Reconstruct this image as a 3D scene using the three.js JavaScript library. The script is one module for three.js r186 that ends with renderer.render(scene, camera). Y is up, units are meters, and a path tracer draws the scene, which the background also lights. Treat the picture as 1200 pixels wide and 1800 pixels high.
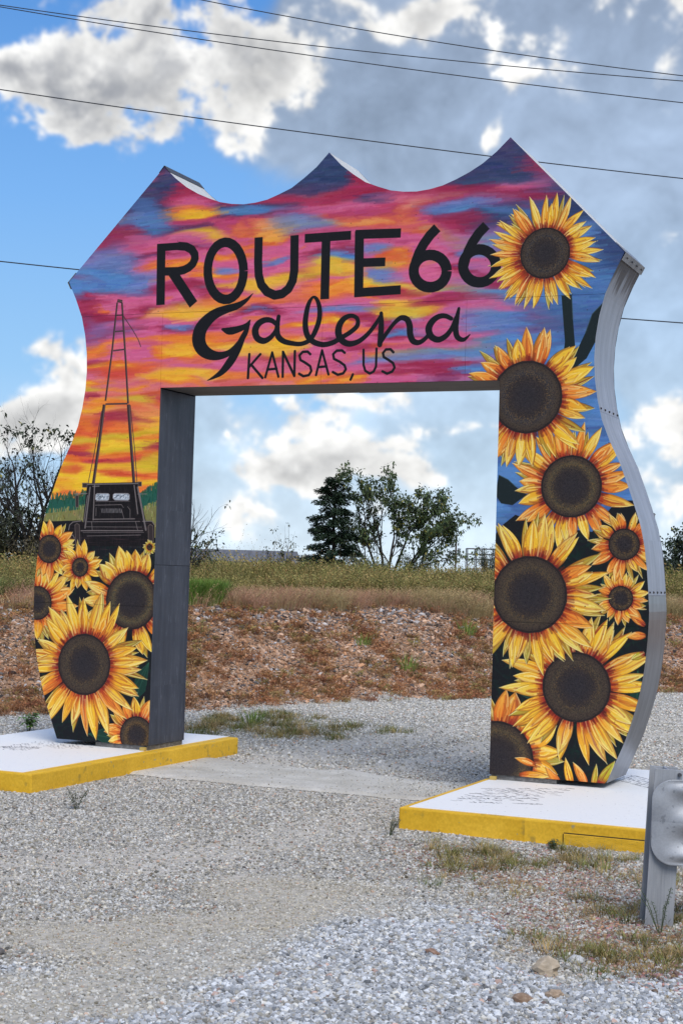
import * as THREE from 'three';
import { mergeGeometries } from 'three/addons/utils/BufferGeometryUtils.js';
import { RoundedBoxGeometry } from 'three/addons/geometries/RoundedBoxGeometry.js';

// ---------- camera, exposure, sun, sky ----------
const scene = new THREE.Scene();
const PITCH = 0.03939, YAW = 0.41307, ROLL = 0.03013;
const CAM = new THREE.Vector3(5.191, 1.64, 11.386);
const camera = new THREE.PerspectiveCamera(35.769, 682 / 1024, 0.1, 6000);
camera.rotation.order = 'YXZ';
camera.rotation.set(PITCH, YAW, ROLL);
camera.position.copy(CAM);
const renderer = new THREE.WebGLRenderer({ antialias: true });
renderer.setSize(682, 1024);
renderer.toneMapping = THREE.LinearToneMapping;
renderer.toneMappingExposure = 1.24;
renderer.shadowMap.enabled = true;
const sun = new THREE.DirectionalLight(new THREE.Color(1.0, 0.95, 0.88), 2.0);
sun.position.set(20, 36, 26);
sun.target.position.set(0, 0, 0);
sun.castShadow = true;
sun.shadow.radius = 60;
sun.shadow.mapSize.set(2048, 2048);
Object.assign(sun.shadow.camera, { left: -30, right: 30, top: 30, bottom: -30, near: 1, far: 120 });
scene.add(sun, sun.target);

// ---------- small tools ----------
function rng(seed) { let a = seed >>> 0; return () => { a = (a + 0x6d2b79f5) >>> 0; let t = a; t = Math.imul(t ^ (t >>> 15), t | 1); t ^= t + Math.imul(t ^ (t >>> 7), t | 61); return ((t ^ (t >>> 14)) >>> 0) / 4294967296; }; }
const PERM = (() => { const r = rng(77), p = new Uint8Array(512), a = [...Array(256).keys()]; for (let i = 255; i > 0; i--) { const j = Math.floor(r() * (i + 1)); [a[i], a[j]] = [a[j], a[i]]; } for (let i = 0; i < 512; i++) p[i] = a[i & 255]; return p; })();
const RND = (() => { const r = rng(5), f = new Float32Array(256); for (let i = 0; i < 256; i++) f[i] = r(); return f; })();
function vn3(x, y, z) {   // value noise 0..1
  const xi = Math.floor(x), yi = Math.floor(y), zi = Math.floor(z); let u = x - xi, v = y - yi, w = z - zi;
  u = u * u * (3 - 2 * u); v = v * v * (3 - 2 * v); w = w * w * (3 - 2 * w);
  const X = xi & 255, Y = yi & 255, Z = zi & 255, a = PERM[X], b = PERM[(X + 1) & 255];
  const aa = PERM[a + Y], ab = PERM[a + ((Y + 1) & 255)], ba = PERM[b + Y], bb = PERM[b + ((Y + 1) & 255)], Z1 = (Z + 1) & 255;
  const l = (p, q, t) => p + (q - p) * t;
  return l(l(l(RND[PERM[aa + Z]], RND[PERM[ba + Z]], u), l(RND[PERM[ab + Z]], RND[PERM[bb + Z]], u), v), l(l(RND[PERM[aa + Z1]], RND[PERM[ba + Z1]], u), l(RND[PERM[ab + Z1]], RND[PERM[bb + Z1]], u), v), w);
}
function fbm(x, y, z, o = 4, g = 0.5) { let s = 0, a = 1, n = 0; for (let i = 0; i < o; i++) { s += a * vn3(x, y, z); n += a; a *= g; x = x * 2.03 + 17.1; y = y * 2.03 + 5.3; z = z * 2.03 + 9.7; } return s / n; }
const clamp = (x, a = 0, b = 1) => Math.min(b, Math.max(a, x));
const sst = (a, b, x) => { const t = clamp((x - a) / (b - a)); return t * t * (3 - 2 * t); };
const lerp = (a, b, t) => a + (b - a) * t;
const mix3 = (a, b, t) => [a[0] + (b[0] - a[0]) * t, a[1] + (b[1] - a[1]) * t, a[2] + (b[2] - a[2]) * t];
const lin = (c) => { c /= 255; return c <= 0.04045 ? c / 12.92 : Math.pow((c + 0.055) / 1.055, 2.4); };
const C3 = (r, g, b) => new THREE.Color(lin(r), lin(g), lin(b));
const FW = [-Math.sin(YAW), -Math.cos(YAW)], RT = [Math.cos(YAW), -Math.sin(YAW)];
const G = (s, t) => [CAM.x + RT[0] * s + FW[0] * t, CAM.z + RT[1] * s + FW[1] * t];      // across / along the drive
const SP = (x, z) => [(x - CAM.x) * RT[0] + (z - CAM.z) * RT[1], (x - CAM.x) * FW[0] + (z - CAM.z) * FW[1]];
const used = {};
function numbered(n) { const k = used[n] = (used[n] ?? -1) + 1; return k ? `${n}_${String(k).padStart(3, '0')}` : n; }
function tag(o, label, category, group, kind) { o.userData = { ...o.userData }; if (label) o.userData.label = label; if (category) o.userData.category = category; if (group) o.userData.group = group; if (kind) o.userData.kind = kind; return o; }
function shadow(o) { o.traverse((m) => { if (m.isMesh) { m.castShadow = true; m.receiveShadow = true; } }); return o; }
function thing(name, label, category, pos = [0, 0, 0], turn = 0, group) { const g = new THREE.Group(); g.name = numbered(name); g.position.set(...pos); g.rotation.y = turn; tag(g, label, category, group); scene.add(g); return g; }
function part(name, geo, mat, parent, label) { const m = new THREE.Mesh(geo, mat); m.name = name; m.castShadow = m.receiveShadow = true; if (label) m.userData.label = label; parent.add(m); return m; }
function structure(name, geo, mat) { const m = new THREE.Mesh(geo, mat); m.name = name; m.userData.kind = 'structure'; m.castShadow = m.receiveShadow = true; scene.add(m); return m; }
function dataTex(w, h, fn, srgb = true, wrap = THREE.RepeatWrapping) {
  const d = new Uint8Array(w * h * 4);
  for (let j = 0; j < h; j++) for (let i = 0; i < w; i++) { const c = fn(i / w, j / h, i, j), k = (j * w + i) * 4; d[k] = clamp(c[0], 0, 255); d[k + 1] = clamp(c[1], 0, 255); d[k + 2] = clamp(c[2], 0, 255); d[k + 3] = 255; }
  const t = new THREE.DataTexture(d, w, h); t.magFilter = THREE.LinearFilter; t.minFilter = THREE.LinearMipmapLinearFilter; t.wrapS = t.wrapT = wrap; t.generateMipmaps = true; if (srgb) t.colorSpace = THREE.SRGBColorSpace; t.needsUpdate = true; return t;
}
const std = (o) => new THREE.MeshStandardMaterial(o);
// mesh builder with vertex colours
class MB {
  constructor() { this.p = []; this.c = []; this.i = []; }
  v(x, y, z, c) { this.p.push(x, y, z); this.c.push(c[0], c[1], c[2]); return this.p.length / 3 - 1; }
  tri(a, b, c) { this.i.push(a, b, c); }
  quad(a, b, c, d) { this.i.push(a, b, c, a, c, d); }
  tube(pts, rad, n, c) {
    let prev = null, nx = new THREE.Vector3(1, 0, 0);
    for (let k = 0; k < pts.length; k++) {
      const d = new THREE.Vector3().subVectors(pts[Math.min(k + 1, pts.length - 1)], pts[Math.max(k - 1, 0)]).normalize();
      nx.addScaledVector(d, -nx.dot(d)); if (nx.lengthSq() < 1e-4) nx.set(0, 0, 1).addScaledVector(d, -d.z); nx.normalize();
      const ny = new THREE.Vector3().crossVectors(d, nx), ring = [];
      for (let q = 0; q < n; q++) { const a = q / n * Math.PI * 2, ca = Math.cos(a) * rad[k], sa = Math.sin(a) * rad[k]; ring.push(this.v(pts[k].x + nx.x * ca + ny.x * sa, pts[k].y + nx.y * ca + ny.y * sa, pts[k].z + nx.z * ca + ny.z * sa, c)); }
      if (prev) for (let q = 0; q < n; q++) this.quad(prev[q], prev[(q + 1) % n], ring[(q + 1) % n], ring[q]);
      prev = ring;
    }
  }
  leaf(p, d, up, len, wid, c) {   // bent rhombus
    const sx = new THREE.Vector3().crossVectors(d, up).normalize(), m = p.clone().addScaledVector(d, len * 0.5), e = p.clone().addScaledVector(d, len).addScaledVector(up, -len * 0.2);
    const a = this.v(p.x, p.y, p.z, c), b = this.v(m.x + sx.x * wid / 2, m.y + sx.y * wid / 2 + wid * 0.1, m.z + sx.z * wid / 2, c), g = this.v(m.x - sx.x * wid / 2, m.y - sx.y * wid / 2 + wid * 0.1, m.z - sx.z * wid / 2, c), t = this.v(e.x, e.y, e.z, c);
    this.tri(a, b, g); this.tri(b, t, g);
  }
  build() { const g = new THREE.BufferGeometry(); g.setAttribute('position', new THREE.Float32BufferAttribute(this.p, 3)); g.setAttribute('color', new THREE.Float32BufferAttribute(this.c, 3)); g.setAttribute('uv', new THREE.Float32BufferAttribute(new Float32Array(this.p.length / 3 * 2), 2)); g.setIndex(this.i); g.computeVertexNormals(); return g; }
}
const SKYGAIN = 1.0;
const SIDE = [[2.402,4.068],[2.324,3.913],[2.259,3.758],[2.22,3.603],[2.197,3.448],[2.19,3.293],[2.198,3.138],[2.222,2.983],[2.259,2.829],[2.321,2.674],[2.397,2.519],[2.456,2.364],[2.512,2.209],[2.563,2.054],[2.596,1.899],[2.615,1.744],[2.629,1.589],[2.639,1.434],[2.635,1.279],[2.624,1.124],[2.606,0.97],[2.577,0.815],[2.536,0.66],[2.487,0.505],[2.423,0.35],[2.354,0.195]];
const TOP = [[1.504,4.991],[1.397,4.89],[1.289,4.808],[1.182,4.747],[1.074,4.699],[0.967,4.66],[0.859,4.638],[0.752,4.628],[0.645,4.634],[0.537,4.652],[0.43,4.689],[0.322,4.732],[0.215,4.803],[0.107,4.885],[0.0,4.994]];
const A = 1.469;
const HH = 3.142;
const DEP = 0.602;
const ST = 0.145;
const SEAM_Y = [3.763,1.327];
const SEAM_X = [-0.011,1.19];
const SIDE_SEAM = [2.899,1.555];
const INNER_SEAM = 1.674;
const STROKES = [[0.08,[[-1.508,4.347],[-1.495,3.833]]],[0.0635,[[-1.54,4.315],[-1.328,4.317]]],[0.0704,[[-1.347,4.319],[-1.273,4.31],[-1.217,4.282],[-1.188,4.242],[-1.184,4.204],[-1.202,4.164],[-1.239,4.134],[-1.287,4.115],[-1.339,4.108],[-1.473,4.112]]],[0.0854,[[-1.402,4.114],[-1.183,3.825]]],[0.0789,[[-0.73,4.08],[-0.733,4.026],[-0.744,3.976],[-0.763,3.931],[-0.79,3.895],[-0.822,3.869],[-0.858,3.855],[-0.896,3.854],[-0.934,3.865],[-0.97,3.888],[-1.002,3.922],[-1.029,3.965],[-1.048,4.015],[-1.059,4.069],[-1.061,4.124],[-1.054,4.177],[-1.039,4.226],[-1.015,4.267],[-0.986,4.298],[-0.951,4.317],[-0.913,4.325],[-0.875,4.32],[-0.838,4.302],[-0.803,4.273],[-0.774,4.233],[-0.752,4.187],[-0.737,4.135],[-0.73,4.08]]],[0.0731,[[-0.603,4.348],[-0.601,4.145],[-0.592,4.038],[-0.566,3.959],[-0.512,3.9],[-0.443,3.869],[-0.374,3.878],[-0.321,3.915],[-0.287,3.977],[-0.275,4.058],[-0.282,4.346]]],[0.0718,[[-0.191,4.315],[0.211,4.317]]],[0.0754,[[-0.004,4.313],[0.0,3.818]]],[0.0766,[[0.282,4.347],[0.292,3.824]]],[0.0729,[[0.248,4.321],[0.633,4.31]]],[0.0685,[[0.283,4.094],[0.509,4.09]]],[0.0705,[[0.256,3.857],[0.645,3.865]]],[0.0785,[[0.933,4.333],[0.874,4.277],[0.825,4.213],[0.789,4.148],[0.767,4.09],[0.75,4.024]]],[0.0825,[[1.02,3.993],[1.017,3.964],[1.007,3.937],[0.991,3.913],[0.969,3.894],[0.942,3.881],[0.912,3.874],[0.881,3.874],[0.849,3.88],[0.82,3.893],[0.794,3.912],[0.773,3.935],[0.758,3.962],[0.75,3.991],[0.749,4.021],[0.755,4.049],[0.769,4.075],[0.789,4.096],[0.813,4.112],[0.842,4.122],[0.873,4.126],[0.905,4.122],[0.935,4.112],[0.963,4.096],[0.986,4.075],[1.004,4.05],[1.016,4.022],[1.02,3.993]]],[0.0768,[[1.33,4.328],[1.272,4.271],[1.226,4.208],[1.193,4.144],[1.172,4.084],[1.155,4.019]]],[0.0809,[[1.415,4.012],[1.413,3.983],[1.403,3.956],[1.387,3.933],[1.365,3.914],[1.339,3.9],[1.31,3.893],[1.279,3.893],[1.249,3.899],[1.22,3.912],[1.195,3.931],[1.175,3.955],[1.16,3.982],[1.152,4.011],[1.151,4.04],[1.157,4.069],[1.171,4.094],[1.19,4.116],[1.214,4.132],[1.242,4.142],[1.272,4.146],[1.303,4.143],[1.333,4.132],[1.36,4.116],[1.382,4.095],[1.4,4.07],[1.411,4.041],[1.415,4.012]]]];
const THIN = [[0.0221,[[-0.653,3.398],[-0.659,3.205]]],[0.0212,[[-0.554,3.395],[-0.652,3.294]]],[0.0211,[[-0.634,3.313],[-0.528,3.202]]],[0.02,[[-0.503,3.207],[-0.448,3.406],[-0.386,3.209]]],[0.02,[[-0.487,3.269],[-0.404,3.274]]],[0.0211,[[-0.348,3.208],[-0.352,3.408],[-0.245,3.212],[-0.247,3.41]]],[0.0209,[[-0.111,3.383],[-0.135,3.404],[-0.178,3.403],[-0.205,3.376],[-0.196,3.339],[-0.15,3.314],[-0.108,3.286],[-0.097,3.248],[-0.118,3.216],[-0.166,3.208],[-0.203,3.228]]],[0.0197,[[-0.055,3.215],[-0.009,3.41],[0.053,3.217]]],[0.0197,[[-0.04,3.277],[0.033,3.282]]],[0.0205,[[0.187,3.386],[0.162,3.405],[0.117,3.404],[0.088,3.377],[0.096,3.34],[0.145,3.316],[0.188,3.287],[0.201,3.255],[0.18,3.223],[0.133,3.213],[0.09,3.235]]],[0.0205,[[0.262,3.212],[0.244,3.172]]],[0.0194,[[0.347,3.404],[0.351,3.285],[0.367,3.239],[0.405,3.216],[0.438,3.231],[0.457,3.271],[0.457,3.41]]],[0.0201,[[0.599,3.378],[0.574,3.402],[0.535,3.401],[0.512,3.374],[0.52,3.342],[0.562,3.318],[0.599,3.293],[0.613,3.258],[0.594,3.227],[0.551,3.212],[0.512,3.231]]]];
const SCRIPT = [[[-0.639,3.892,0.005],[-0.693,3.842,0.03],[-0.775,3.798,0.0552],[-0.88,3.772,0.068],[-0.973,3.74,0.0835],[-1.051,3.686,0.1015],[-1.108,3.616,0.117],[-1.123,3.531,0.1222],[-1.094,3.46,0.1118],[-1.027,3.411,0.0912],[-0.933,3.392,0.0655],[-0.835,3.417,0.0502],[-0.751,3.49,0.045],[-0.693,3.571,0.0399],[-0.655,3.671,0.0075]],[[-0.906,3.609,0.0202],[-0.842,3.593,0.0603],[-0.768,3.604,0.0551],[-0.695,3.63,0.0399],[-0.655,3.676,0.0075]],[[-0.664,3.641,0.0199],[-0.718,3.537,0.0499],[-0.767,3.432,0.065],[-0.827,3.339,0.0702],[-0.901,3.258,0.0503],[-0.972,3.217,0.0252],[-1.03,3.192,0.0051]],[[-0.417,3.632,0.0345],[-0.462,3.664,0.0395],[-0.522,3.671,0.047],[-0.581,3.642,0.0546],[-0.607,3.589,0.0596],[-0.587,3.528,0.0546],[-0.529,3.502,0.0495],[-0.472,3.524,0.0419],[-0.428,3.574,0.0345],[-0.404,3.631,0.0345]],[[-0.401,3.694,0.0345],[-0.411,3.608,0.0443],[-0.401,3.538,0.0492],[-0.355,3.497,0.0442],[-0.283,3.476,0.0391],[-0.193,3.468,0.0365],[-0.118,3.498,0.0388],[-0.065,3.585,0.0436],[-0.04,3.676,0.0435],[-0.046,3.764,0.0387],[-0.073,3.825,0.0291],[-0.099,3.84,0.0194],[-0.133,3.8,0.034],[-0.156,3.715,0.0438],[-0.162,3.611,0.0486],[-0.139,3.529,0.0486],[-0.087,3.481,0.046],[-0.003,3.456,0.0434],[0.08,3.469,0.0408],[0.158,3.508,0.0383],[0.236,3.551,0.0382],[0.289,3.6,0.0381],[0.285,3.652,0.0333],[0.24,3.677,0.0334],[0.183,3.663,0.0431],[0.14,3.617,0.0527],[0.127,3.55,0.0575],[0.154,3.49,0.0527],[0.215,3.456,0.0477],[0.296,3.469,0.0404],[0.375,3.524,0.0355],[0.446,3.608,0.0331],[0.492,3.683,0.0236]],[[0.487,3.688,0.0283],[0.491,3.588,0.0471],[0.483,3.441,0.0424]],[[0.485,3.452,0.033],[0.539,3.53,0.0329],[0.602,3.607,0.0328],[0.656,3.645,0.0397],[0.705,3.63,0.0466],[0.728,3.58,0.0512],[0.735,3.512,0.0512],[0.76,3.461,0.0465],[0.806,3.447,0.0394],[0.86,3.476,0.0324],[0.892,3.518,0.0277]],[[1.068,3.623,0.0321],[1.021,3.645,0.0367],[0.967,3.643,0.0414],[0.913,3.607,0.0508],[0.886,3.552,0.0554],[0.907,3.493,0.0507],[0.965,3.464,0.046],[1.025,3.489,0.0413],[1.075,3.549,0.0366],[1.106,3.628,0.032]],[[1.127,3.699,0.0228],[1.111,3.61,0.0411],[1.106,3.533,0.0457],[1.124,3.477,0.0411],[1.167,3.457,0.0319],[1.199,3.474,0.0182],[1.222,3.496,0.0068]]];
const FLOWERS = [[-2.601,1.32,0.145,0.387,24,1],[-2.501,1.783,0.121,0.281,24,1],[-2.186,1.636,0.081,0.225,20,0],[-1.675,1.376,0.245,0.485,30,0],[-1.581,0.264,0.158,0.326,24,1],[-1.519,1.818,0.024,0.071,16,2],[-2.112,0.822,0.257,0.608,40,0],[1.797,4.089,0.193,0.443,46,3],[2.042,2.341,0.231,0.471,36,1],[1.684,3.009,0.274,0.531,38,4],[1.522,0.297,0.287,0.548,26,1],[2.431,1.528,0.091,0.206,24,1],[2.117,0.868,0.257,0.572,40,0],[2.447,1.921,0.116,0.269,28,1],[1.745,1.534,0.287,0.604,40,0]];
const PETALS = [[1.701,0.197,1.932,0.223,0.059,"y"],[2.02,0.127,1.908,0.284,0.058,"o"],[2.106,0.133,2.015,0.334,0.058,"y"],[2.212,0.142,2.131,0.33,0.062,"o"],[2.296,0.157,2.396,0.362,0.066,"g"],[2.254,0.145,2.3,0.314,0.041,"g"],[2.614,1.337,2.496,1.415,0.049,"o"],[2.62,1.264,2.479,1.27,0.057,"o"],[2.615,1.141,2.517,1.087,0.049,"g"],[1.822,0.278,1.667,0.329,0.05,"o"]];
const BLOTCH = [[-1.81,4.62,0.33,0.194,"n"],[-1.49,4.86,0.16,0.144,"n"],[-1.63,4.75,0.14,0.048,"c"],[-1.33,4.73,0.22,0.072,"c"],[-1.21,4.62,0.21,0.048,"p"],[-1.16,4.55,0.32,0.033,"o"],[-1.18,4.54,0.21,0.019,"y"],[-1.15,4.4,0.24,0.024,"y"],[-1.75,4.5,0.25,0.072,"b"],[-2.03,4.41,0.28,0.049,"c"],[-1.42,4.36,0.38,0.038,"p"],[-2.13,4.18,0.34,0.136,"b"],[-1.71,4.07,0.25,0.077,"b"],[-2.23,3.82,0.23,0.097,"c"],[-2.05,3.62,0.28,0.106,"v"],[-0.63,4.55,0.26,0.037,"b"],[-0.28,4.78,0.15,0.083,"n"],[0.17,4.72,0.25,0.1,"c"],[0.07,4.53,0.3,0.046,"p"],[-0.22,4.44,0.2,0.041,"b"],[0.32,4.58,0.15,0.036,"n"],[-0.01,4.89,0.09,0.083,"n"],[-0.07,4.39,0.25,0.037,"b"],[0.61,4.58,0.29,0.045,"p"],[0.79,4.59,0.33,0.04,"c"],[1.3,4.75,0.23,0.154,"n"],[1.39,4.59,0.45,0.039,"c"],[1.66,4.65,0.27,0.048,"p"],[1.97,4.57,0.22,0.15,"n"],[1.8,4.52,0.22,0.026,"c"],[2.24,4.17,0.17,0.169,"n"],[2.12,3.75,0.26,0.127,"B"],[1.08,4.46,0.32,0.044,"b"],[1.36,4.36,0.18,0.035,"n"],[1.13,4.36,0.21,0.035,"c"],[0.62,4.13,0.17,0.045,"r"],[0.58,3.99,0.19,0.072,"b"],[0.86,3.99,0.14,0.08,"p"],[0.63,3.85,0.26,0.031,"c"],[0.43,4.19,0.14,0.031,"b"],[1.32,4.01,0.11,0.061,"p"],[1.27,4.12,0.11,0.044,"b"],[-1.24,3.78,0.35,0.057,"y"],[-0.61,3.97,0.31,0.046,"y"],[-0.76,3.83,0.31,0.042,"o"],[0.04,4.03,0.3,0.055,"y"],[-0.05,3.85,0.4,0.046,"o"],[0.34,3.92,0.24,0.036,"y"],[-0.46,4.1,0.26,0.042,"p"],[-0.42,4.16,0.14,0.023,"b"],[-0.9,4.12,0.1,0.033,"b"],[-1.3,4.0,0.24,0.033,"c"],[-1.22,3.5,0.32,0.047,"o"],[-1.33,3.64,0.13,0.024,"b"],[-0.95,3.3,0.26,0.037,"p"],[-0.85,3.42,0.26,0.033,"y"],[-0.44,3.44,0.25,0.037,"y"],[-1.22,3.25,0.37,0.028,"y"],[-0.59,3.25,0.46,0.032,"o"],[-0.24,3.54,0.3,0.037,"p"],[0.0,3.73,0.32,0.027,"b"],[0.2,3.66,0.27,0.027,"c"],[0.63,3.71,0.26,0.036,"y"],[0.58,3.78,0.19,0.022,"y"],[0.87,3.61,0.33,0.04,"p"],[1.05,3.76,0.32,0.035,"c"],[0.35,3.43,0.29,0.036,"c"],[0.6,3.32,0.33,0.036,"b"],[0.85,3.37,0.23,0.026,"b"],[0.41,3.28,0.24,0.027,"p"],[0.88,3.26,0.33,0.026,"c"],[0.65,3.19,0.43,0.022,"c"],[1.13,3.36,0.28,0.044,"b"],[1.38,3.61,0.27,0.061,"b"],[1.28,3.7,0.27,0.031,"p"],[1.39,3.87,0.14,0.039,"c"],[1.25,3.22,0.21,0.035,"b"],[1.01,3.54,0.28,0.026,"p"],[0.15,3.57,0.2,0.027,"o"],[-2.14,3.15,0.19,0.024,"Y"],[-1.64,3.03,0.15,0.033,"Y"],[-2.11,3.07,0.12,0.034,"c"],[-1.77,2.86,0.25,0.029,"c"],[-1.91,2.97,0.33,0.034,"o"],[-2.04,2.74,0.34,0.024,"Y"],[-1.65,2.75,0.19,0.024,"Y"],[-2.18,2.68,0.23,0.034,"r"],[-2.21,2.62,0.23,0.019,"c"],[-1.7,2.63,0.24,0.029,"Y"],[-1.52,2.6,0.14,0.024,"c"],[-2.06,2.48,0.45,0.034,"y"],[-2.3,2.46,0.14,0.034,"r"],[-1.86,2.44,0.16,0.019,"r"],[-1.59,2.51,0.15,0.043,"Y"],[-2.17,2.33,0.34,0.043,"y"],[-1.64,2.35,0.19,0.028,"y"],[-2.34,2.26,0.17,0.024,"o"],[-1.99,3.45,0.28,0.039,"o"],[-1.82,3.3,0.33,0.029,"r"],[-2.15,3.36,0.23,0.029,"c"],[-1.61,3.72,0.22,0.038,"p"],[-1.66,3.44,0.27,0.029,"p"],[-1.95,3.81,0.17,0.039,"c"],[1.5,4.9,0.18,0.114,"n"],[1.43,4.78,0.23,0.096,"n"],[1.59,4.73,0.13,0.061,"n"],[-1.51,4.9,0.14,0.106,"n"],[-1.6,4.75,0.16,0.077,"n"],[-1.7,4.64,0.14,0.068,"B"],[-1.33,4.81,0.08,0.057,"c"],[0.0,4.92,0.12,0.092,"n"],[-0.08,4.79,0.13,0.046,"n"],[1.93,4.49,0.11,0.086,"n"]];
const DERRICK = [[0.0166,[[-1.914,3.87],[-1.948,3.459],[-1.995,3.042]]],[0.0176,[[-1.868,3.868],[-1.815,3.406],[-1.773,3.014]]],[0.0286,[[-2.006,3.01],[-2.042,2.686],[-2.087,2.327]]],[0.0282,[[-1.771,3.007],[-1.73,2.667],[-1.687,2.329]]],[0.0114,[[-1.915,3.763],[-1.852,3.763]]],[0.0114,[[-1.926,3.625],[-1.838,3.628]]],[0.0124,[[-1.936,3.463],[-1.823,3.472]]],[0.0134,[[-1.993,3.013],[-1.779,3.014]]],[0.026,[[-1.914,3.886],[-1.865,3.877]]],[0.0067,[[-1.852,3.757],[-1.757,3.637],[-1.697,3.55],[-1.669,3.488]]],[0.0068,[[-2.027,2.957],[-2.084,2.613],[-2.137,2.343]]],[0.0067,[[-1.752,3.002],[-1.695,2.636],[-1.659,2.345]]]];
const TRUCK = {"body":[[[-2.147,2.331],[-1.653,2.334],[-1.541,1.961],[-1.477,1.912],[-1.473,1.828],[-2.316,1.811],[-2.323,1.983],[-2.173,2.019]],[[-2.327,1.965],[-2.304,2.017],[-2.184,2.032],[-2.171,1.951],[-2.175,1.814],[-2.305,1.811]],[[-1.583,2.036],[-1.506,2.037],[-1.48,2.004],[-1.473,1.828],[-1.574,1.826]],[[-2.192,2.344],[-1.62,2.357],[-1.616,2.323],[-2.188,2.311]]],"glass":[[[-2.058,2.249],[-2.044,2.259],[-1.935,2.26],[-1.924,2.25],[-1.928,2.209],[-1.942,2.201],[-2.046,2.2],[-2.06,2.21]],[[-1.887,2.252],[-1.873,2.261],[-1.743,2.261],[-1.73,2.251],[-1.728,2.215],[-1.741,2.204],[-1.868,2.205],[-1.888,2.222]]],"lines":[[0.0084,[[-2.313,1.948],[-2.305,1.991],[-2.274,2.016],[-2.194,2.026]]],[0.0073,[[-2.299,1.897],[-2.269,1.906],[-2.253,1.881],[-2.262,1.847]]],[0.0083,[[-2.091,2.319],[-2.027,2.322]]],[0.0061,[[-2.133,2.02],[-1.621,2.03]]],[0.0046,[[-2.142,1.977],[-1.6,1.984]]],[0.0041,[[-2.17,1.929],[-1.579,1.94]]],[0.0062,[[-2.088,2.02],[-2.079,1.952]]],[0.0061,[[-1.66,2.026],[-1.638,1.959]]],[0.0081,[[-1.63,2.254],[-1.575,2.028]]],[0.0083,[[-2.138,2.242],[-2.165,2.019]]],[0.0041,[[-2.056,2.191],[-1.726,2.197]]],[0.0051,[[-1.743,2.152],[-1.718,2.127],[-1.715,2.059]]],[0.0052,[[-2.049,2.14],[-2.048,2.072]]],[0.0114,[[-2.072,2.327],[-2.074,2.037]]],[0.0112,[[-1.687,2.329],[-1.643,2.094]]],[0.0136,[[-2.116,2.31],[-2.151,1.968]]],[0.0152,[[-1.652,2.313],[-1.56,1.961]]],[0.0082,[[-2.074,2.042],[-1.671,2.051]]],[0.0091,[[-2.19,1.944],[-1.589,1.954]]],[0.0051,[[-2.128,1.9],[-1.607,1.918]]],[0.0051,[[-2.06,2.161],[-1.803,2.168],[-1.782,2.143]]],[0.0051,[[-1.801,2.126],[-1.773,2.05]]],[0.0102,[[-2.147,2.336],[-1.654,2.346]]],[0.0094,[[-2.264,2.253],[-2.144,2.259]]],[0.0061,[[-1.65,2.258],[-1.563,2.259]]],[0.0081,[[-1.592,2.032],[-1.505,2.033],[-1.48,2.004]]]],"coil":[[0.0057,[[-1.999,2.132],[-1.989,2.098]]],[0.0057,[[-1.986,2.132],[-1.976,2.098]]],[0.0057,[[-1.973,2.132],[-1.963,2.098]]],[0.0057,[[-1.96,2.132],[-1.951,2.099]]],[0.0057,[[-1.947,2.133],[-1.938,2.099]]],[0.0057,[[-1.934,2.133],[-1.925,2.099]]],[0.0057,[[-1.921,2.133],[-1.912,2.099]]],[0.0057,[[-1.909,2.133],[-1.899,2.099]]],[0.0057,[[-1.896,2.133],[-1.886,2.099]]],[0.0057,[[-1.883,2.133],[-1.874,2.1]]],[0.0057,[[-1.87,2.133],[-1.861,2.1]]],[0.0057,[[-1.857,2.134],[-1.848,2.1]]],[0.0057,[[-1.845,2.134],[-1.835,2.1]]],[0.0057,[[-1.832,2.134],[-1.822,2.1]]],[0.0056,[[-1.819,2.134],[-1.81,2.1]]],[0.0056,[[-1.806,2.134],[-1.797,2.1]]]],"posts":[[[-2.253,1.992],[-2.233,2.005],[-2.208,1.993],[-2.195,1.814],[-2.237,1.813]],[[-1.538,1.995],[-1.519,2.007],[-1.494,1.995],[-1.484,1.862],[-1.532,1.861]],[[-2.258,2.241],[-2.228,2.241],[-2.224,2.142],[-2.251,2.142]],[[-2.193,2.346],[-2.147,2.346],[-2.146,2.31],[-2.191,2.31]],[[-1.649,2.359],[-1.617,2.359],[-1.616,2.323],[-1.648,2.323]]]};
const HILLS = [[[-2.673,2.145],[-2.53,2.195],[-2.445,2.215],[-2.375,2.197],[-2.32,2.231],[-2.245,2.208],[-2.162,2.247],[-2.076,2.199],[-2.07,2.08],[-2.668,2.038]],[[-1.686,2.179],[-1.617,2.227],[-1.543,2.275],[-1.474,2.308],[-1.421,2.337],[-1.408,2.017],[-1.68,2.013]]];
const FIELD = [[[-2.67,2.072],[-2.326,2.11],[-2.073,2.137],[-2.065,1.96],[-2.664,1.95]],[[-1.655,2.085],[-1.538,2.143],[-1.415,2.182],[-1.401,1.83],[-1.645,1.825]]];
const DARK = [[[-2.783,2.007],[-2.209,2.03],[-2.145,1.863],[-1.404,1.9],[-1.331,0.063],[-2.69,-0.039]],[[1.337,1.778],[1.51,2.039],[1.619,2.126],[1.863,2.044],[2.208,2.008],[2.352,2.197],[2.456,2.24],[2.664,2.242],[2.753,0.125],[1.387,0.012]]];
const STEM = [[[1.932,3.762],[2.01,3.767],[2.023,3.588],[2.046,3.375],[2.008,3.165],[1.943,3.166],[1.967,3.42]],[[2.278,3.726],[2.169,3.617],[2.121,3.479],[2.056,3.341],[1.963,3.251],[1.899,3.167],[2.008,3.186],[2.134,3.288],[2.2,3.413],[2.249,3.517]],[[1.481,2.424],[1.554,2.39],[1.613,2.339],[1.703,2.276],[1.595,2.198],[1.505,2.21],[1.459,2.274]]];
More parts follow.
